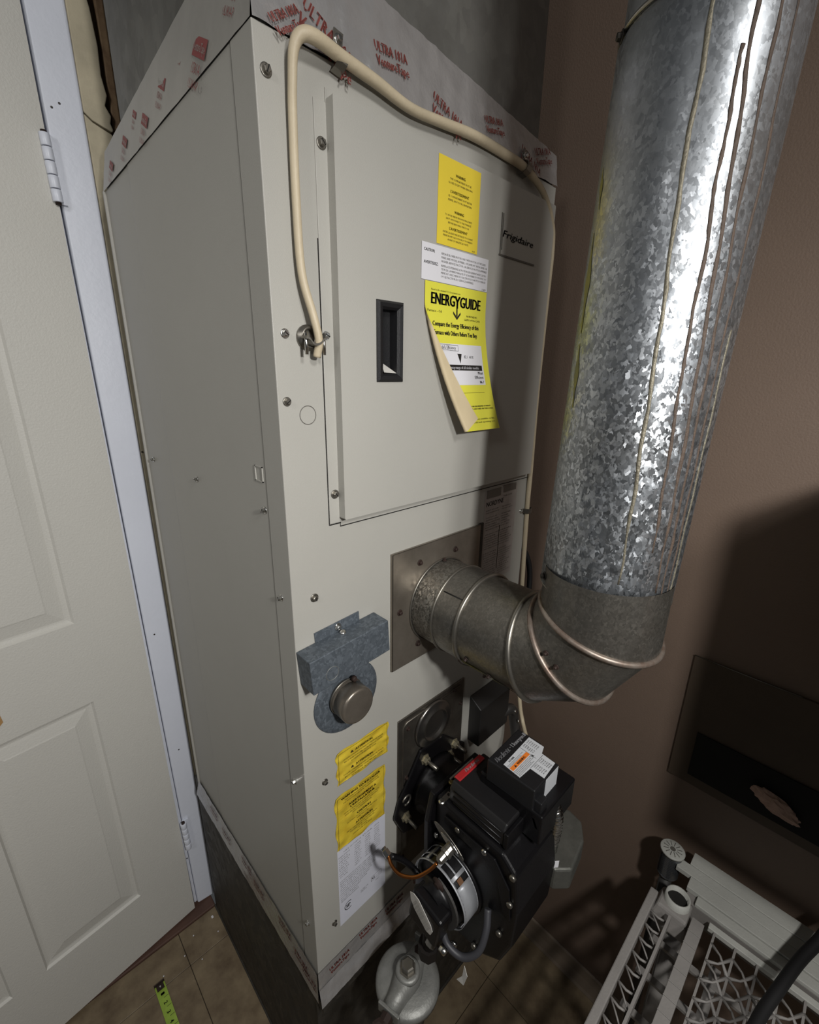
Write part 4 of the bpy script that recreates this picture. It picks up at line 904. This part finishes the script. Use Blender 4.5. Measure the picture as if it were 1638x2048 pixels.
# nozzle line: oval plates, brass fitting, copper tube
mb = MB(); c = Vector((.186, -.136, .892)); 
def oval(c, d, e, a, b, n=20): return [c + d * a * math.cos(2 * PI * k / n) + e * b * math.sin(2 * PI * k / n) for k in range(n)]
dA = Vector((0, -.80, -.30)).normalized(); eA = Vector((0, .30, -.8)).normalized()
MB().prism(oval(Vector((.184, -.140, .900)), dA, eA, .036, .0095), (-.0016, 0, 0)).build('escutcheon', STEEL, br, .0004)
MB().prism(oval(Vector((.178, -.148, .905)), dA, eA, .022, .007), (-.0016, 0, 0)).build('lock_plate', CHROME, br, .0004)
MB().lathe((.180, -.148, .895), (-1, .1, -.35), [(0, .0095), (.008, .0095), (.009, .0105), (.014, .0105), (.015, .0075), (.026, .0075), (.030, .004)], 12, smooth=False).build('flare_fitting', STEEL, br)
MB().tube(spline([(.150, -.145, .885), (.138, -.138, .872), (.122, -.122, .856), (.110, -.100, .850), (.108, -.080, .852), (.112, -.066, .858)], 8), .0030, 10).build('copper_line', COPPER, br, label='copper oil tube')
MB().lathe((.112, -.068, .857), (0, .9, .3), [(0, .0065), (.011, .0065), (.012, .005), (.016, .005)], 6, smooth=False).build('flare_nut', CHROME, br)
MB().tube(spline([(.118, -.066, .850), (.135, -.075, .835), (.150, -.09, .815), (.155, -.11, .80)], 6), .0055, 10).build('pump_outlet', BLACK, br)
# motor lead loop
MB().tube(spline([(.192, -.222, .822), (.176, -.232, .800), (.158, -.232, .772), (.142, -.214, .756), (.134, -.190, .762), (.136, -.175, .775)], 8), .0058, 10).build('motor_lead', mat('lead_grey', '#38383c', .5), br)
# motor on the far side
MB().lathe((.314, -.165, .79), (1, 0, 0), [(0, .070), (.01, .072), (.10, .072), (.118, .06), (.122, .02)], 36).build('blower_motor', BLACK, br)
MB().prism([(.150, -.214, .724), (.146, -.224, .716), (.140, -.222, .700), (.142, -.206, .690), (.146, -.214, .704)], (-.0008, 0, 0)).build('paper_tag', WHITE2, br)
MB().lathe((.150, -.190, .748), (-1, -.3, 0), [(0, .006), (.004, .006), (.005, .004)], 10).build('cap_screw', CHROME, br)

# ---------------------------------------------------------------- oil filter canister under the pump
fz_ = .612; FC = Vector((.112, -.120, fz_))
oil = thing('oil_filter', 'round cast-metal oil filter with a yoke and hex bolt, bottom centre', 'filter', (FC.x, FC.y, fz_ - .11))
MB().lathe(FC + Vector((0, 0, -.110)), (0, 0, 1), [(0, .020), (.004, .034), (.080, .040), (.092, .042), (.094, .058), (.102, .058), (.106, .054), (.110, .044), (.1105, .01)], 48).build('canister', ALU, oil)
ya = Vector((-.90, -.42, 0)).normalized(); yb = Vector((-ya.y, ya.x, 0))
ya = Vector((-.97, -.25, 0)).normalized(); yb = Vector((-ya.y, ya.x, 0))
mb = MB(); R = []
for t, wv, hh in ((-.056, .013, .020), (-.03, .017, .020), (-.012, .023, .022), (0, .025, .023), (.012, .023, .022), (.03, .018, .020), (.058, .014, .020)):
    R.append([FC + ya * t + yb * (wv * math.cos(PI * k / 8)) + Vector((0, 0, hh * math.sin(PI * k / 8) * .9 + .0)) for k in range(9)] + [FC + ya * t - yb * wv * .9 + Vector((0, 0, -.002)), FC + ya * t + yb * wv * .9 + Vector((0, 0, -.002))])
mb.rings(R, True, True); yk = mb.build('yoke', ALU, oil)
for t, wv in ((.060, .021), (-.058, .019)): MB().obox(FC + ya * t + Vector((0, 0, .006)), ya, yb, (0, 0, 1), .006, wv * 2, .022).build('end_plate', ALU, oil, .0015)
MB().lathe(FC + Vector((0, 0, .014)), (0, 0, 1), [(0, .022), (.006, .022), (.008, .019), (.0085, .0165)], 32).build('bolt_boss', ALU, oil)
MB().lathe(FC + Vector((0, 0, .022)), (0, 0, 1), [(0, .0155), (.002, .0155), (.0022, .0125), (.012, .0120), (.014, .0095)], 6, smooth=False).build('hex_bolt', STEEL, oil)
c = FC - ya * .036 + Vector((0, 0, .016)); MB().lathe(c, (0, 0, 1), [(0, .0075), (.004, .0075), (.006, .006)], 6, smooth=False).build('bleed_plug', RUST, oil)
MB().cyl(FC - ya * .06 + Vector((0, 0, .004)), (.139, -.148, .705), .0115, 14).build('outlet_nipple', MATS['black_iron'], oil)
vl = thing('shutoff_valve', 'rusty oil shut-off valve with a brass-yellow lever, beside the filter', 'valve', (.03, -.11, .59))
MB().cyl(FC + ya * .064 + Vector((0, 0, .004)), FC + ya * .115 + Vector((0, 0, .004)), .011, 8, smooth=False).build('valve_body', RUST, vl)
MB().lathe(FC + ya * .090 + Vector((0, 0, .010)), (0, 0, 1), [(0, .012), (.014, .012), (.016, .006)], 6, smooth=False).build('packing_nut', RUST, vl)
c = FC + ya * .086 + Vector((0, -.018, -.006)); MB().prism([c + Vector(q) for q in ((-.012, -.004, 0), (-.006, .008, 0), (.006, .010, 0), (.013, .0, 0), (.012, -.022, 0), (.002, -.034, 0), (-.010, -.024, 0))], (0, 0, .004)).build('lever', BRASS, vl, .001, label='yellow brass lever')
MB().tube(spline([FC + ya * .115 + Vector((0, 0, .004)), FC + ya * .14 + Vector((0, -.01, -.01)), FC + ya * .15 + Vector((0, -.03, -.08)), FC + ya * .15 + Vector((0, -.03, -.30)), FC + ya * .14 + Vector((0, -.03, -.6))], 6), .006, 10).build('supply_line', MATS['black_iron'], vl)

# ---------------------------------------------------------------- white resin shelf, lower right, with two stub tubes
SZ = .70
sh = thing('resin_shelf', 'white ventilated plastic shelf with grooved rim, lower right corner', 'shelf', (.55, -.6, .2))
for k, (x0, x1, z) in enumerate([(.556, .5755, -.004), (.5765, .603, -.001), (.604, .6275, -.001), (.6285, .661, 0)]):
    y0 = {0: -.447, 1: -.427, 2: -.400, 3: -.4185}[k]
    MB().box(x0, x1, -1.10, y0, SZ - .012, SZ + z).build('rim_slat', RESIN, sh, .001)
MB().box(.556, .66, -1.10, -.43, SZ - .05, SZ - .0125).build('rim_skirt', RESIN_SHADED, sh)
MB().box(.537, .549, -1.10, -.475, SZ - .022, SZ - .012).build('inner_rail', RESIN, sh, .001)
mb = MB(); mb.box(.10, .528, -.392, -.378, SZ - .03, SZ - .004); mb.build('end_rail', RESIN_SHADED, sh, .002)
mb = MB(); mb.box(.10, .50, -.4235, -.419, SZ - .03, SZ - .004); mb.build('end_rail_inner', RESIN_SHADED, sh)
mb = MB(); mb.box(.10, .53, -.470, -.4505, SZ - .03, SZ - .006)
for k in range(16): mb.box(.11 + .026 * k, .1115 + .026 * k, -.4705, -.450, SZ - .006, SZ - .004)
mb.build('cross_rib', RESIN_SHADED, sh, .001)
# corner socket
mb = MB().lathe((.541, -.4215, SZ - .075), (0, 0, 1), [(0, .026), (.060, .0225), (.078, .0205), (.078, .0180), (.01, .0165)], 36, cap=False); mb.build('corner_socket', RESIN, sh, label='round hollow corner socket')
MB().lathe((.541, -.4215, SZ - .008), (0, 0, 1), [(0, .0168), (.0005, .0168)], 24).build('socket_shade_disc', DARK, sh)  # dark disc near the rim, painted shade for the hollow inside
mb = MB(); mb.hexa([(.50, -.450, SZ - .05), (.556, -.450, SZ - .05), (.556, -.385, SZ - .05), (.50, -.385, SZ - .05), (.512, -.446, SZ - .012), (.556, -.446, SZ - .012), (.556, -.395, SZ - .012), (.512, -.395, SZ - .012)]); mb.build('corner_block', RESIN_SHADED, sh, .004)
# lattice: end strip of double lens openings, and the diagonal web
mb = MB()
for k in range(14):
    x = .49 - k * .030
    mb.tube([(x, -.392, SZ - .014), (x - .004, -.4065, SZ - .013), (x, -.421, SZ - .014)], .0022, 6); mb.tube([(x, -.392, SZ - .014), (x - .014, -.406, SZ - .013), (x - .030, -.421, SZ - .014)], .0015, 6)
mb.build('end_lattice', RESIN_SHADED, sh, kind='stuff')
mb = MB()
import itertools
for i in range(13):
    for j in range(19):
        x = .515 - i * .036; y = -.486 - j * .032
        mb.tube([(x, y, SZ - .016), (x - .010, y - .016, SZ - .015), (x - .036, y - .032, SZ - .016)], [.0032, .0018, .0032], 6)
        mb.tube([(x - .036, y, SZ - .016), (x - .026, y - .016, SZ - .015), (x, y - .032, SZ - .016)], [.0032, .0018, .0032], 6) if (i + j) % 1 == 0 else None
for j in range(20): mb.box(.08, .537, -.488 - j * .032, -.4845 - j * .032, SZ - .020, SZ - .014)
mb.build('web_lattice', RESIN_SHADED, sh, kind='stuff')
# lower copy of the deck seen faintly through the web
mb = MB()
for j in range(9): mb.box(.12, .53, -.51 - j * .064, -.495 - j * .064, SZ - .085, SZ - .08)
for j in range(6): mb.box(.14 + .07 * j, .152 + .07 * j, -1.08, -.40, SZ - .085, SZ - .079)
mb.build('lower_deck', RESIN_SHADED, sh)
for x, y in ((.53, -.43), (.11, -.43), (.53, -1.08), (.11, -1.08)): MB().cyl((x, y, 0), (x, y, SZ - .06), .016, 16).build('post', RESIN_SHADED, sh)
tb_ = thing('ribbed_tube', 'ribbed chrome tube with a white spoked end cap, at the shelf corner', 'tube', (.622, -.385, SZ - .06))
TC = Vector((.622, -.3855, SZ - .055)); ta = Vector((0, 0, 1))
MB().lathe(TC, ta, [(0, .0185)] + [q for k in range(14) for q in ((.004 + k * .0042, .0200), (.0055 + k * .0042, .0175), (.0070 + k * .0042, .0175))] + [(.063, .020)], 36).build('ribbed_shell', mat('ribbed_chrome', '#9b9fa3', .25, .9, .1, 40), tb_)
cap = MB().lathe(TC + ta * .063, ta, [(0, .0225), (.0045, .0230), (.0055, .0215), (.0055, .004)], 40).build('end_cap', RESIN, tb_)
for k in range(12):
    a = 2 * PI * k / 12; d = Vector((math.cos(a), math.sin(a), 0)); MB().obox(TC + ta * .0688 + d * .0125, d, ta.cross(d), ta, .010, .0012, .0006).build('spoke', GREY_INK, cap)
MB().lathe(TC + ta * .0683, ta, [(0, .0052), (.0012, .0050)], 16).build('hub', GREY_INK, cap)
MB().cyl(TC + ta * -.002, TC + Vector((0, 0, -.63)), .012, 12).build('lower_tube', mat('dark_tube', '#4b4a48', .5, .5), tb_)
fc = thing('floor_cord', 'thick black cord crossing over the white shelf at the lower right edge', 'cord', (.5, -.6, .73))
MB().tube(spline([(.66, -.628, .775), (.60, -.612, .760), (.54, -.592, .752), (.46, -.572, .750), (.405, -.560, .750), (.30, -.545, .755), (.2, -.53, .77)], 6), .0085, 12).build('cord_sheath', RUBBER, fc)

# ---------------------------------------------------------------- access board low on the right wall
ab = thing('access_board', 'dull board fixed flat on the lower right wall in the dark', 'board', (.69, -.7, .9))
MB().box(.6835, .6898, -1.25, -.335, .835, 1.128).build('board_sheet', PANELB, ab, .001)
MB().box(.680, .6836, -.62, -.37, .860, .965).build('recess_shade_patch', DARK, ab)  # dark slab on the board, its colour stands in for a shaded opening
MB().tube([(.6825, -.335, 1.130), (.6825, -.42, 1.129), (.6825, -.5, 1.130)], .0008, 6).build('bright_edge', STEEL, ab)
random.seed(12)
wd_ = MB(); g = bmesh.ops.create_icosphere(wd_.bm, subdivisions=3, radius=1)
for v in g['verts']:
    k = 1 + .22 * math.sin(v.co.x * 9 + v.co.y * 7) * math.sin(v.co.z * 8 + 1) + random.uniform(-.07, .07); v.co = Vector((v.co.x * .010 * k, v.co.y * .036 * k, v.co.z * .016 * k)) + Vector((.6700, -.510, .905)) + Vector((0, 0, .35 * v.co.y * .036))
cr = wd_.build('paper_wad', PINK); tag(cr, 'crumpled pinkish paper wad stuffed in the dark wall recess', 'paper')

# ---------------------------------------------------------------- tape measure and crumbs on the floor
tm = thing('tape_measure', 'end of a green-yellow tape measure lying on the brown tiles', 'tape measure', (-.19, .5, 0))
tA = Vector((-.1915, .562, .004)); tB = Vector((-.189, .36, .004)); td = (tB - tA).normalized(); tw = Vector((-td.y, td.x, 0))
mb = MB(); R = []
for k in range(12):
    p = tA.lerp(tB, k / 11); R.append([p + tw * (.0125 * q) + Vector((0, 0, .0022 * q * q - .002)) for q in (-1, -.5, 0, .5, 1)])
mb.rings(R, False, True, False); bl = mb.build('tape_blade', TAPEG, tm)
mb = MB(); 
for k in range(1, 8):
    c = tA + td * (.0254 * k + .002); g = lambda u, v, c=c: c - tw * u * 1.0 + td * -v + Vector((0, 0, .0012))
    g = lambda u, v, c=c: c + tw * v + td * u + Vector((0, 0, .0010))
    letters(mb, str(k), .0, -.004, .009, g, 'c', .005, bold=.0004)
    mb.face([c + td * .011 + tw * .0115 + Vector((0, 0, .001)), c + td * .0118 + tw * .0115 + Vector((0, 0, .001)), c + td * .0118 - tw * .0 + Vector((0, 0, .001)), c + td * .011 + Vector((0, 0, .001))])
mb.build('inch_marks', INK, bl)
mb = MB(); mb.obox(tA - td * .001 + Vector((0, 0, .001)), tw, td, (0, 0, 1), .026, .002, .012); mb.obox(tA + td * .008 + Vector((0, 0, .003)), tw, td, (0, 0, 1), .018, .018, .001); mb.build('end_hook', RUST, tm)
for x, y in ((-.0045, .0), ): MB().lathe(tA + td * .008 + Vector((0, 0, .0035)), (0, 0, 1), [(0, .0028), (.0012, .002)], 10).build('hook_rivet', CHROME, tm)
MB().box(tB.x - .03, tB.x + .03, tB.y - .07, tB.y, .0005, .06).build('tape_case', BLACKP, tm, .006, 3)
cr_pts = [(-.020, .628), (-.081, .617), (-.1175, .583), (-.083, .540), (-.177, .575), (-.022, .577)]
for k, (x, y) in enumerate(cr_pts):
    mb = MB(); mb.obox((x, y, .0022), (1, .4 * k, 0), (-.4 * k, 1, 0), (0, 0, 1), .006 if k == 0 else .0035, .008 if k == 0 else .003, .003)
    o = mb.build('paint_flake', WHITE, None, .0008, 1)
    tag(o, ['largest white paint flake on the floor, against the foot of the jamb', 'white paint flake on the tiles just below the door bottom near the jamb', 'small white speck of paint midway between jamb foot and tape measure', 'white paint speck on the tiles nearest the stand, level with the tape measure', 'faint white paint speck just above the hook of the tape measure', 'pale paint speck close to the stand side, below the largest flake'][k], 'paint flake', 'white flakes on the tiles')
